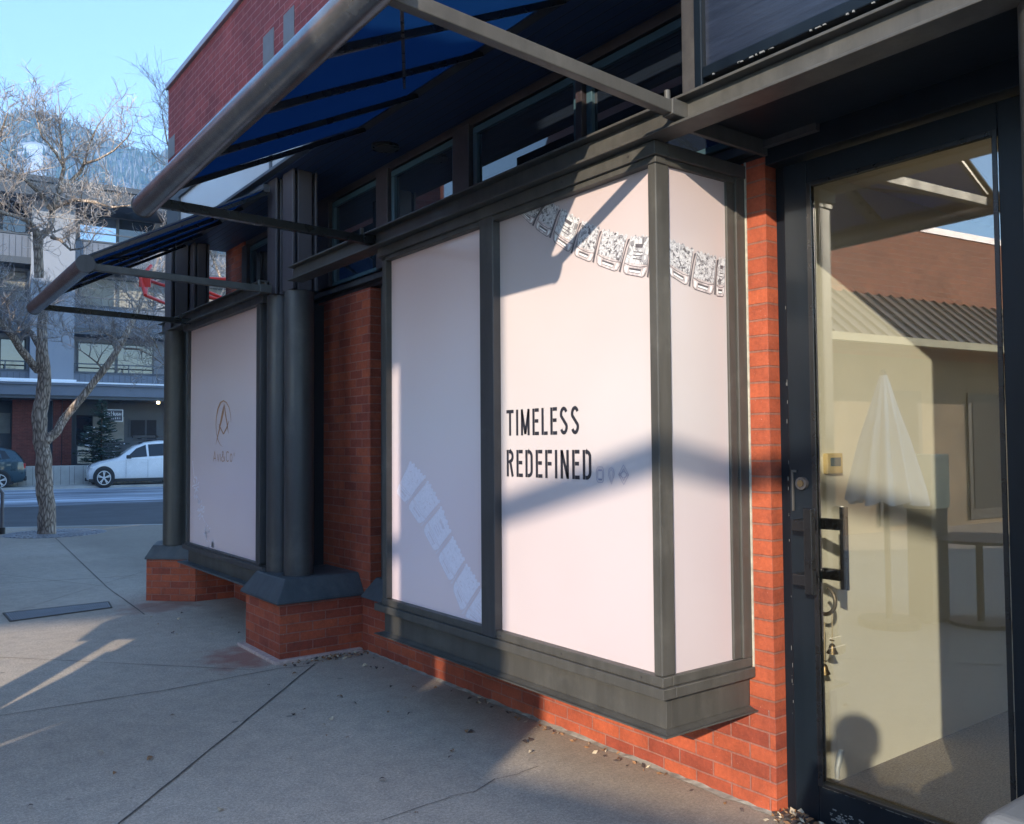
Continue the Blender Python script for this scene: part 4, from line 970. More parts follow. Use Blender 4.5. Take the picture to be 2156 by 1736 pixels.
z2 = lambda x, y: (x*.2976, 631.4+y*.2976)
z1 = lambda x, y: (x*.2646, 172.2+y*.2646)
def limb(pts, w, nn=8, dz=0, src=z2):
    out = []; n = len(pts)-1
    for i, p in enumerate(pts): out.append(PT(*src(*p), D0+dz*i/n))
    return (out, [k/2 for k in w], nn)
limbs = [
 limb([(330, 1662), (322, 1500), (318, 1330), (306, 1160), (300, 1000), (290, 860), (288, 740), (308, 600), (305, 450), (300, 300), (300, 80)], [.335, .285, .28, .27, .26, .25, .255, .235, .22, .185, .16], 16),
 ([PT(*z1(312, 1560), D0), PT(*z1(300, 1300), D0), PT(*z1(310, 1240), D0+.1), PT(*z1(390, 1180), D0+.2), PT(*z1(430, 1000), D0+.3), PT(*z1(470, 880), D0+.3), PT(*z1(510, 690), D0+.2), PT(*z1(490, 520), D0+.1), PT(*z1(480, 410), D0)], [.08, .085, .085, .06, .055, .045, .033, .026, .02], 10),
 ([PT(*z1(300, 1300), D0), PT(*z1(285, 1180), D0-.1), PT(*z1(240, 1115), D0-.4), PT(*z1(120, 1070), D0-.9), PT(*z1(-20, 1030), D0-1.3)], [.08, .06, .045, .035, .025], 8),
 ([PT(*z1(470, 870), D0+.3), PT(*z1(560, 800), D0+.5), PT(*z1(640, 720), D0+.6), PT(*z1(672, 650), D0+.5), PT(*z1(710, 500), D0+.4), PT(*z1(780, 350), D0+.3)], [.045, .038, .032, .028, .02, .014], 8),
 ([PT(*z1(672, 655), D0+.5), PT(*z1(780, 620), D0+.2), PT(*z1(905, 550), D0), PT(*z1(1010, 450), D0-.2)], [.026, .022, .017, .012], 6),
 ([PT(*z1(510, 690), D0+.2), PT(*z1(440, 560), D0-.2), PT(*z1(330, 430), D0-.5), PT(*z1(280, 250), D0-.6)], [.026, .022, .017, .010], 6),
 limb([(270, 500), (200, 420), (130, 330), (70, 240), (0, 170), (-80, 100)], [.15, .14, .13, .12, .10, .08], 10, -1.2),
 limb([(275, 330), (225, 240), (160, 180), (90, 115), (0, 45), (-80, -40)], [.11, .11, .10, .09, .075, .05], 10, .8),
 limb([(325, 1000), (400, 930), (450, 855), (540, 740), (640, 620), (750, 480), (850, 330), (910, 210), (970, 80), (1030, -60), (1090, -200)], [.17, .16, .15, .145, .14, .135, .12, .11, .10, .085, .06], 12, 1.2),
 limb([(860, 315), (810, 270), (740, 235), (660, 215), (560, 230)], [.05, .04, .03, .022, .014], 6, -.8),
 limb([(940, 190), (1020, 220), (1090, 290), (1140, 400)], [.05, .04, .03, .02], 6, .6),
 limb([(880, 345), (980, 350), (1080, 400), (1170, 470)], [.045, .035, .025, .018], 6, -.6),
 ([PT(*z1(415, 1240), D0+.1), PT(*z1(480, 1260), D0-.2), PT(*z1(560, 1340), D0-.4), PT(*z1(640, 1330), D0-.5)], [.04, .03, .02, .012], 6),
 ([PT(*z1(430, 1000), D0+.3), PT(*z1(600, 940), D0+.2), PT(*z1(760, 960), D0-.1), PT(*z1(900, 1000), D0-.4), PT(*z1(1040, 985), D0-.6)], [.045, .036, .028, .02, .012], 6),
 ([PT(*z1(420, 1040), D0+.3), PT(*z1(330, 900), D0), PT(*z1(200, 780), D0-.4), PT(*z1(60, 700), D0-.9), PT(*z1(-20, 620), D0-1)], [.045, .038, .03, .02, .014], 6),
 ([PT(*z1(-140, 700), D0-1), PT(*z1(-60, 560), D0-1), PT(*z1(10, 400), D0-1), PT(*z1(60, 250), D0-1)], [.04, .03, .02, .01], 6),
]
dens = [(.99, 2, .6), (.3, 10, .85), (.2, 8, .75), (.15, 7, .62), (.1, 5, .5), (.1, 6, .55), (.3, 9, .9), (.3, 9, .9), (.45, 9, .9), (.15, 7, .6), (.15, 7, .65), (.1, 7, .65), (.1, 6, .55), (.1, 11, .5), (.1, 9, .6), (.0, 7, .5)]
tp = atz(97, 1125, 0)
bare_tree('bare_tree', 'bare frosted tree rising from an iron grate beside the street', limbs, 42, dens, tuple(tp))
# second bare tree, mostly hidden behind the corner column
D0 = 20
limbs2 = [
 ([PT(430, 1060, D0), PT(425, 900, D0), PT(432, 760, D0), PT(425, 600, D0)], [.15, .13, .11, .09], 10),
 ([PT(425, 610, D0), PT(405, 500, D0), PT(395, 400, D0), PT(385, 280, D0)], [.08, .06, .045, .02], 8),
 ([PT(425, 640, D0), PT(390, 560, D0-.4), PT(365, 500, D0-.6), PT(352, 440, D0-.8)], [.06, .05, .035, .02], 8),
 ([PT(428, 700, D0), PT(400, 650, D0+.3), PT(370, 640, D0+.5), PT(340, 650, D0+.5)], [.06, .045, .03, .02], 8),
 ([PT(425, 560, D0), PT(440, 520, D0-.4), PT(455, 560, D0-.6), PT(470, 600, D0-.8)], [.05, .04, .03, .02], 8),
 ([PT(398, 420, D0), PT(372, 350, D0), PT(352, 300, D0), PT(342, 240, D0)], [.045, .035, .02, .01], 6)]
bare_tree('bare_tree', 'second bare frosted tree half hidden behind the corner column', limbs2, 8, [(.9, 2, .8), (.1, 12, 1.2), (.1, 9, .9), (.1, 9, 1.0), (0, 9, .9), (0, 9, .8)], (PT(430, 1060, D0).x, PT(430, 1060, D0).y, 0))
# tree grate
tgp = Vector((tp.x+.15, tp.y+.0, 0)); mb = MB()
for k in range(48):
    a_ = 2*math.pi*k/48; b_ = a_+2*math.pi/48*.62
    for r0, r1 in ((.24, .42), (.46, .64), (.68, .84)):
        mb.prism([tgp+Vector((r*math.cos(q), r*math.sin(q), .003)) for r, q in ((r0, a_), (r1, a_), (r1, b_), (r0, b_))], [tgp+Vector((r*math.cos(q), r*math.sin(q), .014)) for r, q in ((r0, a_), (r1, a_), (r1, b_), (r0, b_))])
mb.cyl((tgp.x, tgp.y), .86, .001, .004, 48)
tag(mb.build('tree_grate', M['grate']), 'round dark iron grate around the foot of the bare tree', 'grate')
# little snow/paper lump right of trunk
# bike rack at the left frame edge
br = thing('bike_rack', 'grey steel hoop rack cut by the left edge of the photograph', 'bike rack', tuple(atz(5, 1125, 0)))
c0 = atz(4, 1125, 0); c1 = c0-su*.7
MB().tube([c0, c0+Vector((0, 0, .75)), c0.lerp(c1, .12)+Vector((0, 0, .88)), c0.lerp(c1, .88)+Vector((0, 0, .88)), c1+Vector((0, 0, .75)), c1], .03, 12).build('hoop', M['vent'], br, smooth=True)
MB().cyl((c0.x, c0.y), .055, .0, .12, 16).cyl((c1.x, c1.y), .055, .0, .12, 16).build('foot', M['steel_dk'], br)

# red tubular frame
rf = thing('red_steel_frame', 'bright red tubular steel frame among branches behind the corner column', 'frame', (2.6, 13, 0))
RD = 14.5
Q = {k: PT(*v, RD+dz) for k, (v, dz) in dict(a=((296, 586), 0), b=((357, 583), .5), c=((306, 622), -.2), d=((358, 643), .6), e=((318, 560), .4), f=((500, 640), 1.2), g=((356, 605), .3), h=((310, 590), .6), i=((520, 590), 1.5), j=((430, 626), 1), k=((470, 632), 1)).items()}
mb = MB()
for a, b in (('a', 'b'), ('a', 'c'), ('c', 'd'), ('a', 'e'), ('h', 'g'), ('h', 'c'), ('b', 'i'), ('d', 'f'), ('g', 'f'), ('j', 'k'), ('b', 'f')): mb.tube([Q[a], Q[b]], .03, 8)
mb.build('tubes', M['red'], rf, smooth=True)
mb = MB(); mb.tube([Q['i'], Vector((Q['i'].x, Q['i'].y, 0))], .05, 10).tube([Q['f'], Vector((Q['f'].x, Q['f'].y, 0))], .05, 10); mb.build('post', M['red'], rf, smooth=True)
a_ = Q['a']; mb = MB().bar(a_-RT*.02-UP*.07, a_+RT*.16-UP*.07+FW*.02, .04, .16); mb.build('joint_plate', M['red'], rf)

# ---------------------------------------------------------------- cars
def wheel(mbT, mbR, x, y, r, side):
    w_ = .24
    mbT.tube([(x, y-w_/2, r), (x, y-w_/2*.8, r), (x, y+w_/2*.8, r), (x, y+w_/2, r)], [r*.93, r, r, r*.93], 32)
    yy = y+side*w_/2
    ring = MB(); mbR.tube([(x, yy, r), (x, yy+side*.012, r)], [r*.16, r*.12], 16)
    for k in range(5):
        a = 2*math.pi*k/5+.3
        for da in (-.13, .13):
            mbR.bar((x+math.cos(a)*r*.1, yy+side*.012, r+math.sin(a)*r*.1), (x+math.cos(a+da)*r*.66, yy+side*.004, r+math.sin(a+da)*r*.66), .03, .035)
    n = 32
    for k in range(n):
        a, b = 2*math.pi*k/n, 2*math.pi*(k+1)/n; mbR.bar((x+math.cos(a)*r*.67, yy, r+math.sin(a)*r*.67), (x+math.cos(b)*r*.67, yy, r+math.sin(b)*r*.67), .02, .03)
def suv(name, label, paint, loc, rz, rack=True):
    """nose towards -x (local), length 4.8, wheelbase 2.9"""
    t = thing(name, label, 'car', loc, rz=rz, local=True, group=None)
    # stations: x, bottom z, belt z, roof z, half width, roof half width
    S = [(-2.06, .42, .58, .61, .66, .60), (-2.02, .28, .70, .74, .80, .72), (-1.90, .25, .82, .86, .88, .80), (-1.6, .25, .93, .97, .93, .82), (-1.15, .25, 1.02, 1.06, .95, .82), (-.92, .25, 1.05, 1.12, .95, .80),
         (-.60, .25, 1.08, 1.34, .95, .72), (-.25, .25, 1.10, 1.56, .955, .68), (.15, .25, 1.12, 1.71, .955, .66), (.7, .25, 1.14, 1.775, .955, .655), (1.2, .25, 1.15, 1.77, .955, .65), (1.6, .26, 1.17, 1.71, .95, .64), (1.98, .28, 1.18, 1.58, .94, .62), (2.26, .32, 1.16, 1.26, .90, .66), (2.36, .42, 1.0, 1.05, .86, .72), (2.38, .5, .7, .74, .82, .75)]
    mb = MB(); rings = []
    for (x, zb_, zc, zr, hw, rw) in S:
        h = [(0, zb_), (hw*.86, zb_), (hw*.97, zb_+.12), (hw, zb_+(zc-zb_)*.55), (hw*.975, zc-.03), (hw*.93, zc), (rw+(hw*.93-rw)*.12, zr-.04), (rw*.93, zr), (rw*.5, zr+.02), (0, zr+.025)]
        rings.append([(x, y, z) for y, z in h]+[(x, -y, z) for y, z in h[-2:0:-1]])
    n = len(rings[0]); vs = [v for r in rings for v in r]; fs = [(i*n+k, i*n+(k+1) % n, (i+1)*n+(k+1) % n, (i+1)*n+k) for i in range(len(rings)-1) for k in range(n)]
    fs += [tuple(range(n))[::-1], tuple((len(rings)-1)*n+k for k in range(n))]
    body = mb.add(vs, fs).build('body', M[paint], t, smooth=True)
    # glass
    def pt(x, f, e=.012):
        for i in range(len(S)-1):
            if S[i][0] <= x <= S[i+1][0]:
                k = (x-S[i][0])/(S[i+1][0]-S[i][0]); s_ = [S[i][j]+(S[i+1][j]-S[i][j])*k for j in range(6)]
        y0, z0_ = s_[4]*.93, s_[2]; y1, z1_ = s_[5]+(s_[4]*.93-s_[5])*.12, s_[3]-.04
        return (x, y0+(y1-y0)*f+e, z0_+(z1_-z0_)*f)
    for sd in (1, -1):
        for poly_ in ([(-.60, .12), (-.55, .35), (-.20, .86), (.18, .90), (.22, .08)], [(.30, .08), (.27, .90), (1.02, .90), (1.15, .10)], [(1.24, .12), (1.12, .9), (1.62, .86), (1.82, .25)]):
            g = MB(); g.poly([(p[0], p[1]*sd, p[2]) for p in (pt(x, f) for x, f in poly_)]); g.build('side_window', M['carglass'], t)
        g = MB(); g.box(-2.05, 1.95, sd*.93-.03, sd*.93+.035, .22, .34); g.build('side_skirt', M['cartrim'], t, bevel=.01)
        g = MB().box(-.62, -.42, sd*1.0-.09*(sd < 0), sd*1.0+.09*(sd > 0)+.0, 1.09, 1.23); g.build('mirror', M['cartrim'], t, bevel=.03, seg=3)
        for xx in (.18, 1.15): MB().box(xx-.18, xx, sd*.955, sd*.975, .93, .955).build('door_handle', M[paint], t, bevel=.005)
        g = MB()
        for xx in (.245, 1.2, -.62): g.box(xx-.004, xx+.004, sd*.9545, sd*.958, .36, 1.04)
        g.build('door_seam', M['cartrim'], t)
        MB().box(-2.0, -1.78, sd*.72-.14, sd*.72+.14, .70, .81).build('headlight', M['lamp_clear'], t, bevel=.03)
        MB().box(2.14, 2.375, sd*.74-.13, sd*.74+.15, .86, 1.08).build('tail_light', M['lamp_red'], t, bevel=.03)
    g = MB(); g.poly([(-.90, .70, 1.16), (-.90, -.70, 1.16), (.08, -.60, 1.70), (.08, .60, 1.70)]); o_ = g.build('windscreen', M['carglass'], t); o_.location.z += .02
    g = MB(); g.poly([(2.03, .56, 1.60), (2.03, -.56, 1.60), (2.285, -.62, 1.22), (2.285, .62, 1.22)]); g.build('rear_window', M['carglass'], t)
    MB().box(2.385, 2.40, -.26, .26, .78, .92).build('number_plate', M['plate'], t)
    MB().box(2.30, 2.42, -.82, .82, .36, .56).build('rear_bumper', M['cartrim'], t, bevel=.04)
    for xx in (-1.47, 1.44):
        for sd in (1, -1):
            MB().tube([(xx, sd*.945, .40), (xx, sd*.960, .40)], .42, 36).build('wheel_arch', M['cartrim'], t)
            T_, R2 = MB(), MB(); wheel(T_, R2, xx, sd*.86, .38, sd)
            w_ = T_.build('wheel', M['rubber'], t, smooth=True); w_['_local'] = 1; R2.build('rim', M['alloy'], w_)
    if rack:
        g = MB()
        for sd in (1, -1): g.box(-.2, 1.5, sd*.60-.02, sd*.60+.02, 1.80, 1.83)
        g.box(.0, .06, -.62, .62, 1.83, 1.88).box(1.1, 1.16, -.62, .62, 1.83, 1.88).box(-.3, .6, -.45, -.15, 1.885, 1.98).box(.7, 1.5, -.45, -.15, 1.885, 1.98)
        g.build('roof_rack', M['steel_dk'], t, bevel=.01)
    return t
wA = Vector((4.886, 36.919, -.1)); wB = Vector((7.133+.35, 36.723-.55, -.1))
ang = R_(-6); dr = Vector((math.cos(ang), math.sin(ang), 0))
ctr = wA+dr*1.47; side = Vector((-dr.y, dr.x, 0))
ctr = ctr+side*.97
wc = suv('parked_car', 'white parked car with black roof rack across the street', 'carpaint', tuple(ctr), ang); wc.scale = (1.0, 1, 1.12)
c2 = atz(30, 1029, -.1); ang2 = ang+R_(180)+R_(0)
suv('parked_car', 'dark teal parked car at the left edge across the street', 'cardark', (c2.x-2.05, c2.y-.4, -.1), ang, rack=True)

# ---------------------------------------------------------------- far building across the street
FA = R_(-5); fu = Vector((math.cos(FA), math.sin(FA), 0)); fv = Vector((-math.sin(FA), math.cos(FA), 0))
FB = farP+fv*3
def fp(px, py, v=0): return at(px, py, FB+fv*v, fv)
def fU(px, v=0, py=800): return (fp(px, py, v)-FB).dot(fu)
def fZ(px, py, v=0): return fp(px, py, v).z
def fbox(mb, u0, u1, v0, v1, z0, z1, mi=0): return mb.obox(FB+fu*u0+fv*v0+Vector((0, 0, z0)), fu*(u1-u0), fv*(v1-v0), Vector((0, 0, z1-z0)), mi)
rw = thing('retaining_wall', 'low pale board marked concrete wall across the street behind the cars', 'wall', tuple(farP))
mb = MB().obox(farP+fu*-40, fu*70, fv*.3, Vector((0, 0, .83))); mb.build('wall', M['concrete_far'], rw)
mb = MB()
for k in range(160): mb.obox(farP+fu*(-20+k*.27+random.uniform(-.04, .04))-fv*.006, fu*.018, fv*.006, Vector((0, 0, .80)))
mb.build('board_ribs', M['vent'], rw)
structure(MB().obox(farP+fu*-40+fv*.3, fu*70, fv*12, Vector((0, 0, .76))).build('terrace', M['concrete_far']))
fb = thing('apartment_building', 'grey stucco apartment block with balconies above brick shopfronts across the street', 'building', tuple(FB))
uL, uM = fU(62), fU(155); uE = 34; u0 = -40
zr = fZ(240, 404)
mb = MB(); fbox(mb, uL, uM, .0, 10, 4.6, zr-.9); mb.build('stucco_wall', M['stucco'], fb)
mb = MB(); fbox(mb, uM+.001, uE, 1.5, 10, 4.6, zr-.9); fbox(mb, u0, uL-.001, 1.5, 10, 4.6, zr-.9); mb.build('recessed_wall', M['stucco'], fb)
mb = MB(); fbox(mb, u0, uE, -.9, 10, zr-.9, zr-.25); fbox(mb, u0, uE, -1.0, 10, zr-.249, zr); mb.build('roof', M['trim_far'], fb)
mb = MB(); fbox(mb, u0, uE, -.6, 9, zr+.001, zr+.06); mb.build('roof_snow', M['snow'], fb)
floors = [(fZ(200, 786), fZ(200, 806)), (fZ(200, 645), fZ(200, 667)), (fZ(200, 508), fZ(200, 527))]
for i, (zt, zb_) in enumerate(floors):
    for s0, s1 in ((uM+.001, uE), (u0, uL-.001)):
        mb = MB(); fbox(mb, s0, s1, .3, .4, zt-1.05, zt)
        pb = mb.build('balcony_parapet', M['siding'], fb)
        mb = MB(); k = s0
        while k < s1: fbox(mb, k, k+.02, .29, .30, zt-1.05, zt-.06); k += .25
        mb.build('board_joint', M['trim_far'], pb)
        mb = MB(); fbox(mb, s0, s1, .25, .45, zt, zt+.08); fbox(mb, s0, s1, .2, 1.5, zt-1.35, zt-1.05); mb.build('balcony_slab', M['trim_far'], fb)
        mb = MB(); fbox(mb, s0, s1, .3, .34, zt+.42, zt+.48); k = s0
        while k < s1: fbox(mb, k, k+.05, .3, .34, zt+.08, zt+.42); k += 2.4
        mb.build('railing', M['trim_far'], fb)
        # windows in the recessed wall
        w0 = s0+.25 if s0 > 0 else s0
        wins = []
        k = w0
        while k < s1-1:
            wins.append((k, min(k+1.75, s1-.1))); k += 1.75+(.0 if len(wins) % 2 else .55)
        for j, (a, b) in enumerate(wins):
            z0_, z1_ = zt-.2, zt+1.62
            mb = MB(); fbox(mb, a, b, 1.42, 1.5, z0_, z0_+.07); fbox(mb, a, b, 1.42, 1.5, z1_-.07, z1_); fbox(mb, a, a+.07, 1.42, 1.5, z0_+.07, z1_-.07); fbox(mb, b-.07, b, 1.42, 1.5, z0_+.07, z1_-.07)
            wo = mb.build('window', M['trim_far'], fb)
            pm = M['pane_mirror'] if (i == 2 and j % 2 == 0) else (M['beige'] if (i == 1 and j % 3 != 2) else M['pane_far'])
            mb = MB(); fbox(mb, a+.07, b-.07, 1.46, 1.48, z0_+.07, z1_-.07); mb.build('pane', pm, wo)
# canopy roof with snow over the shops
ze = fZ(170, 812); zf = fZ(170, 838)
mb = MB(); fbox(mb, u0, uE, -1.6, .0, zf, ze-.12); fbox(mb, u0, uE, -1.7, .0, ze-.119, ze-.02); mb.build('canopy_fascia', M['siding'], fb)
mb = MB(); fbox(mb, u0, uE, -1.72, .29, ze-.019, ze+.05); fbox(mb, u0, uM, -1.4, .0, ze+.051, ze+.16); mb.build('canopy_snow', M['snow'], fb)
mb = MB(); fbox(mb, u0, uE, -1.5, .0, zf-.14, zf-.001); mb.build('canopy_soffit', M['trim_far'], fb)
# ground floor
zg = .76
for a_, b_, v_ in ((u0, fU(-20), 0), (fU(27), fU(78), 0), (fU(112), fU(130), -.3), (fU(132), fU(152), 0), (uE-8, uE, 0)):
    mb = MB(); fbox(mb, a_, b_, v_, .5, zg, zf-.14); mb.build('brick_pier', M['brick_far'], fb)
mb = MB(); fbox(mb, u0, uE, .9, 1.2, zg, zf-.14); fbox(mb, fU(78), fU(112), .2, .6, zg, zf-.14); mb.build('dark_shopfront', M['trim_far'], fb)
mb = MB(); fbox(mb, fU(110), fU(112)-.02, -.4, -.2, zg, zf-.14); fbox(mb, fU(128)+.05, fU(131), -.4, -.2, zg, zf-.14); mb.build('steel_post', M['trim_far'], fb)
def fwin(a, b, y0, y1, mat, v=.86):
    mb = MB(); ua, ub = fU(a, v), fU(b, v); zz0, zz1 = fZ((a+b)/2, y1, v), fZ((a+b)/2, y0, v)
    fbox(mb, ua-.06, ub+.06, v-.02, v+.03, zz0-.06, zz1+.06); w_ = mb.build('shop_window', M['trim_far'], fb)
    mb = MB(); fbox(mb, ua, ub, v-.03, v-.0201, zz0, zz1); mb.build('pane', mat, w_)
fwin(0, 23, 870, 913, M['beige']); fwin(162, 195, 875, 978, M['pane_far']); fwin(197, 262, 878, 930, M['beige']); fwin(276, 306, 885, 920, M['inner_dark']); fwin(310, 330, 885, 960, M['inner_dark']); fwin(165, 195, 940, 976, M['far_white'], .8)
for px in (333, 420): 
    c = fp(px, 848, -.5); MB().cyl((c.x, c.y), .07, c.z-.06, c.z+.06, 12).build('soffit_lamp', M['bulb'], fb)
gs = thing('hanging_sign', 'grey gallery sign with white letters behind the small fir', 'sign', tuple(fp(243, 875, -1)))
uA, uB, zA, zB = fU(220, -.9), fU(259.5, -.9), fZ(243, 888, -.9), fZ(243, 863, -.9)
mb = MB(); fbox(mb, uA, uB, -.95, -.88, zA, zB); mb.build('board', M['sign_grey'], gs)
mb = MB(); e = .03
fbox(mb, uA, uB, -.965, -.9501, zA, zA+e); fbox(mb, uA, uB, -.965, -.9501, zB-e, zB); fbox(mb, uB-e, uB, -.965, -.9501, zA+e, zB-e); fbox(mb, uA, uA+e, -.965, -.9501, zA+e, zB-e); mb.build('border', M['white_ink'], gs)
putg = lambda u_, z_: (lambda x, y: FB+fu*(u_+x)+fv*-.956+Vector((0, 0, z_+y)))
mb = MB(); hh = zB-zA; ww = uB-uA
write(mb, 'MCHUGH', putg(uA+.06*ww, zA+hh*.50), hh*.28, ww*.84, .55, .12, .14, sizes=[1, .75, 1.2, .8, .8, .8])
write(mb, 'GALLERY', putg(uA+.14*ww, zA+hh*.20), hh*.13, ww*.72, .6, .16, .5)
mb.build('lettering', M['white_ink'], gs)
mb = MB(); fbox(mb, uA+.1, uA+.13, -.92, -.90, zB, zf-.14); fbox(mb, uB-.13, uB-.1, -.92, -.90, zB, zf-.14); mb.build('hanger', M['trim_far'], gs)

# fir in front of the gallery
def fir(name, label, base, h, w, nb, seed):
    random.seed(seed); t = thing(name, label, 'tree', tuple(base)); base = Vector(base)
    MB().tube([base, base+Vector((0, 0, h*.5)), base+Vector((0, 0, h))], [.06, .04, .008], 8).build('trunk', M['fir_bark'], t)
    mb = MB(); sn = MB(); bw = MB()
    for k in range(nb):
        f = (k+random.random())/nb; z = h*(.06+.92*f); L = w/2*(1-f)**.8*random.uniform(.75, 1.15)+.05; a = random.uniform(0, 6.28)
        d = Vector((math.cos(a), math.sin(a), .12-.15*(1-f))); p0 = base+Vector((0, 0, z)); bw.tube([p0, p0+d*L], [.012, .004], 4, False)
        n = max(4, int(L/.045))
        for i in range(n):
            g = (i+.5)/n; p = p0+d*L*g+Vector((0, 0, .06*g*g)); sl_ = (.16 if L > .4 else .10)*(1-g*.5)
            for s_ in (1, -1, 0):
                sd = Vector((-d.y, d.x, 0))*s_*sl_+d*.09+Vector((0, 0, random.uniform(-.04, .05)))
                wv = Vector((random.uniform(-1, 1), random.uniform(-1, 1), random.uniform(-.3, 1)))*.022
                mb.add([p-wv, p+wv, p+sd+wv*.5, p+sd-wv*.5], [(0, 1, 2, 3)])
                if random.random() < .035 and f < .6: sn.add([p+Vector((0, 0, .015))-wv*2, p+Vector((.02, .02, .02))+wv*2, p+sd+Vector((0, 0, .02))], [(0, 1, 2)])
    mb.build('needles', M['needle'], t); sn.build('snow_dusting', M['snow'], t); bw.build('branches', M['fir_bark'], t)
bz = fp(213, 985, -1.8)
fir('fir_tree', 'small dark fir dusted with snow in front of the gallery', (bz.x, bz.y, .76), fZ(214, 842, -1.8)-.76, 2.5, 130, 4)

# ---------------------------------------------------------------- mountain
def mountain():
    ridge = [(-700, 700), (-400, 420), (-200, 300), (-60, 262), (0, 254), (34, 242), (77, 243), (143, 259), (185, 278), (238, 299), (286, 319), (317, 331), (352, 322), (420, 360), (560, 430), (900, 560), (1500, 760)]
    D = 900; cols = []
    n = 150; rows = 44; vs = []; colr = []
    for i in range(n+1):
        px = -700+2200*i/n
        for j in range(len(ridge)-1):
            if ridge[j][0] <= px <= ridge[j+1][0]: k = (px-ridge[j][0])/(ridge[j+1][0]-ridge[j][0]); py = ridge[j][1]+(ridge[j+1][1]-ridge[j][1])*k
        top = PT(px, py, D); foot = PT(px, 952, D*.35); foot.z = -5
        for r in range(rows+1):
            f = r/rows; p = foot.lerp(top, f); p.z = foot.z+(top.z-foot.z)*(f**1.15)
            nz = noise.fractal(p*.01, 1, 2, 5)*14*math.sin(math.pi*min(1, f*.97)); p = p+Vector((0, 0, nz))
            if r == rows: p.z += noise.fractal(Vector((px*.05, 0, 0)), 1, 2, 4)*3
            vs.append(p)
            # ski run: lower-left snow patch
            d = p-CP; cx = W/2+CF*d.dot(RT)/d.dot(FW); cy = H/2-CF*d.dot(UP)/d.dot(FW)
            run = 1.0 if (46+(cy-300)*.08 < cx < 92+(cy-300)*.20 and cy > 303 and cy < 400) else 0.0
            if abs(cx-300-(cy-330)*.4) < 5 and 340 < cy < 400: run = .5
            colr.append(run)
    for p in vs[(rows)::rows+1]: pass
    back = []
    fs = [(i*(rows+1)+r, (i+1)*(rows+1)+r, (i+1)*(rows+1)+r+1, i*(rows+1)+r+1) for i in range(n) for r in range(rows)]
    me = bpy.data.meshes.new('mountain'); me.from_pydata([tuple(v) for v in vs], [], fs); me.materials.append(M['mountain'])
    ca = me.color_attributes.new('run', 'FLOAT_COLOR', 'POINT')
    for i, c in enumerate(colr): ca.data[i].color = (c, c, c, 1)
    for p in me.polygons: p.use_smooth = True
    o_ = bpy.data.objects.new('mountain', me); C.objects.link(o_); structure(o_)
    # forest: many small conifers as one mass
    random.seed(77); mb = MB()
    for k in range(5200):
        i = random.randint(int(n*.29), int(n*.52)); r = int(rows*(1-random.random()**1.7*.75)); q = i*(rows+1)+r
        if colr[q] > .3: continue
        p = Vector(vs[q])+Vector((random.uniform(-6, 6), random.uniform(-4, 4), 0)); h = random.uniform(4.5, 10); w_ = h*.2
        a0 = random.uniform(0, 2)
        mb.add([p+Vector((w_*math.cos(a0+q_), w_*math.sin(a0+q_), -1)) for q_ in (0, 1.57, 3.14, 4.71)]+[p+Vector((0, 0, h))], [(0, 1, 4), (1, 2, 4), (2, 3, 4), (3, 0, 4)], random.choice((0, 0, 1)))
    f_ = mb.build('hillside_forest', [M['needle'], M['forest2']]); f_['kind'] = 'stuff'; tag(f_, 'frosted conifer forest covering the distant mountain slope', 'forest')
M['forest2'] = simple('frosted_conifers', (.16, .17, .18), .8, 0, .3, .05)
mountain()

# ---------------------------------------------------------------- added unseen blockers that shape the shade, and the plaza seen in the glass
hs_ = Vector((-SUN.x, -SUN.y, 0)).normalized(); hp = Vector((-hs_.y, hs_.x, 0))
if hp.y < 0: hp = -hp
TEL = SUN.z/math.hypot(SUN.x, SUN.y)
def SP(s, p, z): return hs_*s+hp*p+Vector((0, 0, z))
pedge = (Vector((-.52, 1.085, 0))).dot(hp)
S0 = -9.0
def gp(px, py): 
    g_ = atz(px, py, 0); return (g_.dot(hp), (g_.dot(hs_)-S0)*TEL)
opp = thing('added_shade_wall', 'added unseen wall across the plaza, holed to shape the shade on the pavement', 'building', tuple(SP(S0, 4, 0)))  # added to cast the shade, pale so it bounces light
def slabpoly(mb, pts, th=.25, s=S0): mb.prism([SP(s, p, z) for p, z in pts], [SP(s-th, p, z) for p, z in pts])
A_, B_ = pedge, 7.9
h1 = gp(210, 1313); h2 = gp(0, 1445); h3 = gp(0, 1340); h4 = gp(285, 1346); h5 = gp(0, 1512); h6 = gp(248, 1346); h7 = gp(0, 1492); h8 = gp(192, 1350); h9 = gp(160, 1350); h10 = gp(268, 1360)
import sys
print('gaps', h1, h2, h3, h4, h5, h6, h7, file=sys.stderr)
# added thin facade sheets, their holes shaped to let patches of sun through
lo = 1.2
x0_ = 4.0
fac = bpy.data.meshes.new('f')
def facade_with_holes(name, outer, holes, mat, parent):
    bm = bmesh.new()
    def loop(pts): 
        vs = [bm.verts.new(SP(S0, p, z)) for p, z in pts]; return [bm.edges.new((vs[i], vs[(i+1) % len(vs)])) for i in range(len(vs))]
    ed = loop(outer)
    for h_ in holes: ed += loop(h_)
    bmesh.ops.triangle_fill(bm, edges=ed, use_beauty=True)
    r = bmesh.ops.extrude_face_region(bm, geom=bm.faces[:]); 
    for v in [g for g in r['geom'] if isinstance(g, bmesh.types.BMVert)]: v.co += -hs_*.06
    me = bpy.data.meshes.new(name); 
    off = parent.location
    for v in bm.verts: v.co -= off
    bmesh.ops.recalc_face_normals(bm, faces=bm.faces[:]); bm.to_mesh(me); bm.free(); me.materials.append(mat)
    o_ = bpy.data.objects.new(name, me); C.objects.link(o_); o_.parent = parent; return o_
L_ = lambda a, b, k: (a[0]+(b[0]-a[0])*k, a[1]+(b[1]-a[1])*k)
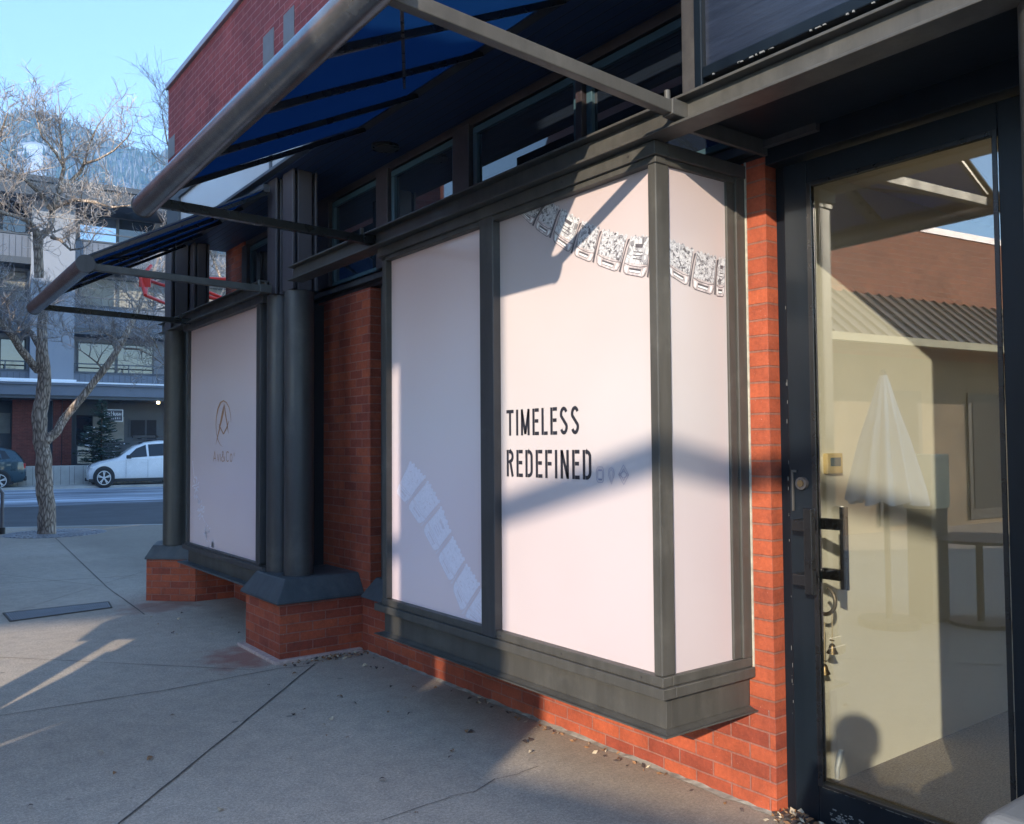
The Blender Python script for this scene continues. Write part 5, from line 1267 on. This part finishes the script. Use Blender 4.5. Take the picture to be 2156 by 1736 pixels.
def rect(p0, p1, z0, z1): return [(p0, z0), (p1, z0), (p1, z1), (p0, z1)]
h11 = gp(120, 1482); h12 = gp(372, 1441); h13 = gp(372, 1432); h14 = gp(120, 1470)
slot = Vector((-.52, 2.19, 0)).dot(hp); slotc = Vector((-.50, 6.90, 0)).dot(hp)
SF = -25.0
def gf(px, py):
    g_ = atz(px, py, 0); return (g_.dot(hp), (g_.dot(hs_)-SF)*TEL)
big = [gf(250, 1304), gf(380, 1352), gf(0, 1575), gf(-220, 1700), gf(-220, 1352), gf(0, 1320)]
def facade_far(outer, holes, mat, parent, S_):
    global S0
    keep = S0; S0 = S_; r_ = facade_with_holes('facade', outer, holes, mat, parent); S0 = keep; return r_
facade_far(rect(A_+1.2, 8.5, 0, 14.8), [big], M['far_white'], opp, SF)
pier = thing('added_shade_pier', 'added unseen slotted pier across the plaza that shades the left poster', 'shadow_caster', tuple(SP(S0, 2, 0)))  # added pier, its edge and slot shaping shade on the left poster
facade_with_holes('slotted_panel', rect(A_, A_+1.55, 0, 9.3), [rect(slot-.022, slot+.022, 3.3, 5.2)], M['far_white'], pier)
# added screen nearer by, its gaps cut to shape the sharp sun patches
S1 = -1.6
def gq(px, py):
    g_ = atz(px, py, 0); return (g_.dot(hp), max(.004, (g_.dot(hs_)-S1)*TEL))
scr = thing('added_sun_gap_screen', 'added unseen screen left of view, its slanted gaps shaping sun patches on the pavement', 'screen', tuple(SP(S1, 5, 0)))
def screen(pts):
    mb = MB(); mb.prism([SP(S1, p, z) for p, z in pts], [SP(S1-.02, p, z) for p, z in pts]); mb.build('board', M['cream'], scr)
a1, a2, a3, a4 = gq(215, 1312), gq(165, 1350), gq(188, 1349), gq(0, 1449)
b1, b2, b3, b4 = gq(245, 1346), gq(285, 1346), gq(240, 1372), gq(0, 1512)
b0 = gq(0, 1492); b5 = gq(226, 1372)
dn = lambda q_, d=3: (q_[0]-d, .004)
def pout(a, b, k): return L_(a, b, k)
# between the big patch and the streak
screen([b1, a3, a4, pout(a3, a4, 1.6), pout(b1, b0, 1.6), b0])
screen([a3, b1, (b1[0]+.02, b1[1]+.9), (a1[0]+.6, a1[1]+.9), a1, a2])
screen([b2, (b1[0]+.0, b1[1]), (b1[0]+.02, b1[1]+.9), (b2[0]-1.2, b2[1]+.9), (b2[0]-1.2, .004), pout(b5, b4, 1.6), b4, b5, b3])
# added low block and bar: ground shade by the door, soft band on posters
wing = thing('added_low_shade_block', 'added unseen low block across the plaza that shades the ground by the door', 'building', (-8, -5, 0))
g1_ = Vector((-.281, .909, 0)); g2_ = Vector((.122, -.051, 0)); gd = (g2_-g1_).normalized()
tt = 9.0; e0 = g1_-Vector((1, .65, 0))*tt+Vector((0, 0, .385*tt-.10))
zt_ = e0.z
mb = MB().obox(e0-gd*.45-Vector((0, 0, .3)), gd*14, Vector((-3, 1.2, 0)), Vector((0, 0, .3))); mb.build('flat_roof', M['steel_dk'], wing)
mb = MB().obox(Vector((e0.x, e0.y, 0))-gd*.45+Vector((-.3, .1, 0)), gd*14, Vector((-2.5, 1, 0)), Vector((0, 0, zt_-.301))); mb.build('wall', M['far_white'], wing)
nb_ = Vector((.25, .31, 1)); bc = Vector((-.52, .55, 1.375))-Vector((1, .65, -.385))*9.3
bd = Vector((.78, -.63, 0)).normalized()
ob = thing('added_shadow_bar', 'added unseen bar across the plaza casting the soft band on the posters', 'beam', tuple(bc))  # added caster for the soft shadow band across the posters
MB().bar(bc-bd*2.4, bc+bd*9, .10, .12).build('beam', M['wood_dk'], ob)
MB().bar(bc-bd*2.0-Vector((0, 0, 0)), Vector(((bc-bd*2.0).x, (bc-bd*2.0).y, 0)), .1, .1).bar(bc+bd*9, Vector(((bc+bd*9).x, (bc+bd*9).y, 0)), .1, .1).build('post', M['wood_dk'], ob)

# sunlit building seen reflected in the door glass
sunb = thing('sunlit_brick_building', 'sunlit brick building with a ribbed metal canopy roof, mirrored in the door glass', 'building', (-9, 6, 0))
q0 = Vector((-4.7, 6.75, 0)); qd = Vector((-1, -.13, 0)).normalized(); qn = Vector((-qd.y, qd.x, 0))
if qn.y > 0: qn = -qn
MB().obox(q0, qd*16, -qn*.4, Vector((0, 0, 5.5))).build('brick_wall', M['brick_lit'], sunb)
MB().obox(q0+qn*.02+Vector((0, 0, 5.5)), qd*16, -qn*.5, Vector((0, 0, .12))).build('coping', M['coping'], sunb)
mb = MB(); r0 = q0+Vector((0, 0, 4.15)); r1 = q0+qn*1.1+Vector((0, 0, 3.2))
mb.prism([r0, r0+qd*16, r1+qd*16, r1], [v+Vector((0, 0, .05)) for v in (r0, r0+qd*16, r1+qd*16, r1)]); cr = mb.build('canopy_roof', M['metalroof'], sunb)
mb = MB()
for k in range(52): mb.bar(r0+qd*(k*.31+.1)+Vector((0, 0, .07)), r1+qd*(k*.31+.1)+Vector((0, 0, .07)), .03, .05)
mb.build('roof_rib', M['metalroof'], sunb)
MB().bar(r1+qn*.05, r1+qn*.05+qd*16, .12, .12).build('gutter', M['cream'], sunb)
MB().obox(q0+qn*.02+Vector((0, 0, 0)), qd*16, qn*.04, Vector((0, 0, 3.1))).build('shopfront_wall', M['tan'], sunb)
for k in range(6):
    o_ = q0+qd*(1.2+k*2.6)+qn*.065; mb = MB().obox(o_+Vector((0, 0, .1)), qd*1.2, qn*.03, Vector((0, 0, 2.4))); w_ = mb.build('door_opening', M['wood_dk'], sunb)
    MB().obox(o_+qd*.12+qn*.031+Vector((0, 0, .3)), qd*.96, qn*.01, Vector((0, 0, 2.0))).build('pane', M['inner_dark'], w_)
for k in (3.1, 3.7): MB().obox(q0+qd*k+qn*.01+Vector((0, 0, 4.55)), qd*.24, qn*.02, Vector((0, 0, .3))).build('vent_plate', M['vent'], sunb)
# closed white parasol and things standing on the plaza, seen in the glass
def mir(px, py, dist):
    """real point whose mirror image in the door glass appears at px,py"""
    d = ray(px, py); p = CP+d*dist; return Vector((2*.057-p.x, p.y, p.z))
pu = mir(1865, 1000, 7.4)
um = thing('parasol', 'closed white canvas parasol standing on the plaza, mirrored in the door glass', 'parasol', (pu.x, pu.y, 0))
z_t, z_b = mir(1868, 790, 7.4).z, mir(1865, 1050, 7.4).z
mb = MB(); n = 110; vs = []
rows = 14
for r in range(rows+1):
    f = r/rows; z = z_t+(z_b-z_t)*f
    for k in range(n):
        a = 2*math.pi*k/n; rr = (.03+.25*f**.9)*(1+(.20*math.cos(a*11)+.09*math.cos(a*5+1+f))*min(1, f*2)); vs.append((pu.x+rr*math.cos(a), pu.y+rr*math.sin(a), z+(-.05*abs(math.cos(a*4)) if r == rows else 0)))
mb.add(vs, [(r*n+k, r*n+(k+1) % n, (r+1)*n+(k+1) % n, (r+1)*n+k) for r in range(rows) for k in range(n)])
mb.build('folded_canopy', M['umb'], um, smooth=True)
MB().cyl((pu.x, pu.y), .025, .06, z_t+.05, 12).build('pole', M['fir_bark'], um); MB().cyl((pu.x, pu.y), .25, 0, .06, 24).build('base', M['steel_dk'], um)
pc_ = mir(1950, 1010, 7.6); bx = thing('cream_cabinet', 'cream painted cabinet on the plaza mirrored beside the parasol', 'cabinet', (pc_.x, pc_.y, 0))
zc0, zc1 = mir(1950, 1070, 7.6).z, mir(1950, 957, 7.6).z
B(pc_.x-.16, pc_.x+.16, pc_.y-.13, pc_.y+.13, zc0, zc1).build('body', M['cream'], bx, bevel=.01); B(pc_.x-.14, pc_.x+.14, pc_.y-.11, pc_.y+.11, 0, zc0-.0005).build('stand', M['steel_dk'], bx)
tc_ = mir(2060, 1090, 7.4); tb_ = thing('patio_table', 'wire mesh patio table mirrored at the right of the door glass', 'table', (tc_.x, tc_.y, 0))
MB().cyl((tc_.x, tc_.y), .45, .72, .745, 32).build('tabletop', M['steel_dk'], tb_); MB().cyl((tc_.x, tc_.y), .03, .03, .7195, 12).build('stem', M['steel_dk'], tb_); MB().cyl((tc_.x, tc_.y), .25, 0, .03, 24).build('foot', M['steel_dk'], tb_)
# added unseen block that keeps the street and far facades in shade
blk = thing('added_street_shade_block', 'added unseen tall block left of view, shading the street and far facades', 'building', tuple(SP(2, 25, 0)))
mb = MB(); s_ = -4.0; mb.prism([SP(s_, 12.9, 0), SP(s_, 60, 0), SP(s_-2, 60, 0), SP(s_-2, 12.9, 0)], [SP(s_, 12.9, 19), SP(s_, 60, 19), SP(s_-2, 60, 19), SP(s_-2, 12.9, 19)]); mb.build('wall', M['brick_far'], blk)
low = thing('added_tree_shade_block', 'added unseen low block left of view, shading the bare tree and street', 'building', tuple(SP(2, 10, 0)))  # added block to shade the bare tree and the street behind
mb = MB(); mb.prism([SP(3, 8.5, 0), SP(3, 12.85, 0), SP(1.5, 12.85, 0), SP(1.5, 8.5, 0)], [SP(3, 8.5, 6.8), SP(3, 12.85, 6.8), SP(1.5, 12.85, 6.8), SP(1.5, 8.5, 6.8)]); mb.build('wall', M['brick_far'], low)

# ---------------------------------------------------------------- the photographer (only the shadow shows, on the wall behind the glass)
def person():
    t = thing('person', 'person in a dark jacket holding up a phone, casting the shadow behind the glass door', 'person', (-3.35, -2.68, 0))
    f = Vector((FW.x, FW.y, 0)).normalized(); r = Vector((f.y, -f.x, 0)); base = Vector((-3.30, -2.70, 0))
    J = {'pel': (0, 0, .96), 'sp': (0, .0, 1.15), 'ch': (0, .02, 1.34), 'nk': (0, .03, 1.47), 'nk2': (0, .05, 1.53), 'hd': (0, .08, 1.60), 'hd2': (0, .09, 1.70)}
    for s, n_ in ((-1, 'l'), (1, 'r')):
        J.update({n_+'hip': (s*.10, 0, .92), n_+'kn': (s*.12, .02, .50), n_+'an': (s*.13, -.01, .09), n_+'to': (s*.15, .16, .04),
                  n_+'sh': (s*.19, .02, 1.42), n_+'el': (s*.25, .16, 1.20), n_+'wr': (s*.09, .30, 1.44), n_+'hn': (s*.07, .33, 1.50)})
    names = list(J); pts = [base+r*J[k][0]+f*J[k][1]+Vector((0, 0, J[k][2])) for k in names]; ix = {k: i for i, k in enumerate(names)}
    E = [('pel', 'sp'), ('sp', 'ch'), ('ch', 'nk'), ('nk', 'nk2'), ('nk2', 'hd'), ('hd', 'hd2')]
    for s in 'lr': E += [('pel', s+'hip'), (s+'hip', s+'kn'), (s+'kn', s+'an'), (s+'an', s+'to'), ('ch', s+'sh'), (s+'sh', s+'el'), (s+'el', s+'wr'), (s+'wr', s+'hn')]
    rad = {'pel': .15, 'sp': .14, 'ch': .16, 'nk': .07, 'nk2': .055, 'hd': .095, 'hd2': .085, 'hip': .10, 'kn': .065, 'an': .045, 'to': .04, 'sh': .075, 'el': .05, 'wr': .032, 'hn': .04}
    me = bpy.data.meshes.new('body'); me.from_pydata([tuple(p-Vector(t.location)) for p in pts], [(ix[a], ix[b]) for a, b in E], []); me.materials.append(M['cloth'])
    o_ = bpy.data.objects.new('body', me); C.objects.link(o_); o_.parent = t
    sm = o_.modifiers.new('skin', 'SKIN'); 
    for i, k in enumerate(names):
        kk = k[1:] if k[0] in 'lr' and k[1:] in rad else k; v = me.skin_vertices[0].data[i]; v.radius = (rad[kk], rad[kk]); v.use_root = (k == 'pel')
    o_.modifiers.new('sub', 'SUBSURF').levels = 2; o_.modifiers['sub'].render_levels = 2
    hd_ = base+f*.085+Vector((0, 0, 1.655)); mb = MB()
    prof = [(-.12, .03), (-.10, .07), (-.05, .092), (0, .10), (.05, .098), (.09, .075), (.115, .03)]
    mb.tube([hd_+Vector((0, 0, z+.02))-f*.02 for z, q_ in prof[2:]], [q_+.008 for z, q_ in prof[2:]], 20); mb.build('hair', M['hair'], t, smooth=True)
    ph = CP-FW*.03; mb = MB().obox(ph-RT*.075-UP*.037, RT*.15, UP*.074, -FW*.009); mb.build('phone', M['black'], t, bevel=.003)
person()
for o_ in bpy.data.objects:
    if '_local' in o_: del o_['_local']
# ---------------------------------------------------------------- valley haze
hb = MB().box(-330, 1500, -60, 1300, -1.3, 420).build('haze', None); hb.data.materials.clear()
hm = bpy.data.materials.new('valley_haze'); hm.use_nodes = True; t = hm.node_tree; t.nodes.clear()
o_ = t.nodes.new('ShaderNodeOutputMaterial'); v = t.nodes.new('ShaderNodeVolumePrincipled'); v.inputs['Color'].default_value = (.32, .60, 1, 1)
v.inputs['Density'].default_value = HAZE; t.links.new(v.outputs[0], o_.inputs['Volume']); hb.data.materials.append(hm); hb['kind'] = 'stuff'
tag(hb, 'pale blue haze filling the valley in front of the mountain', 'haze')
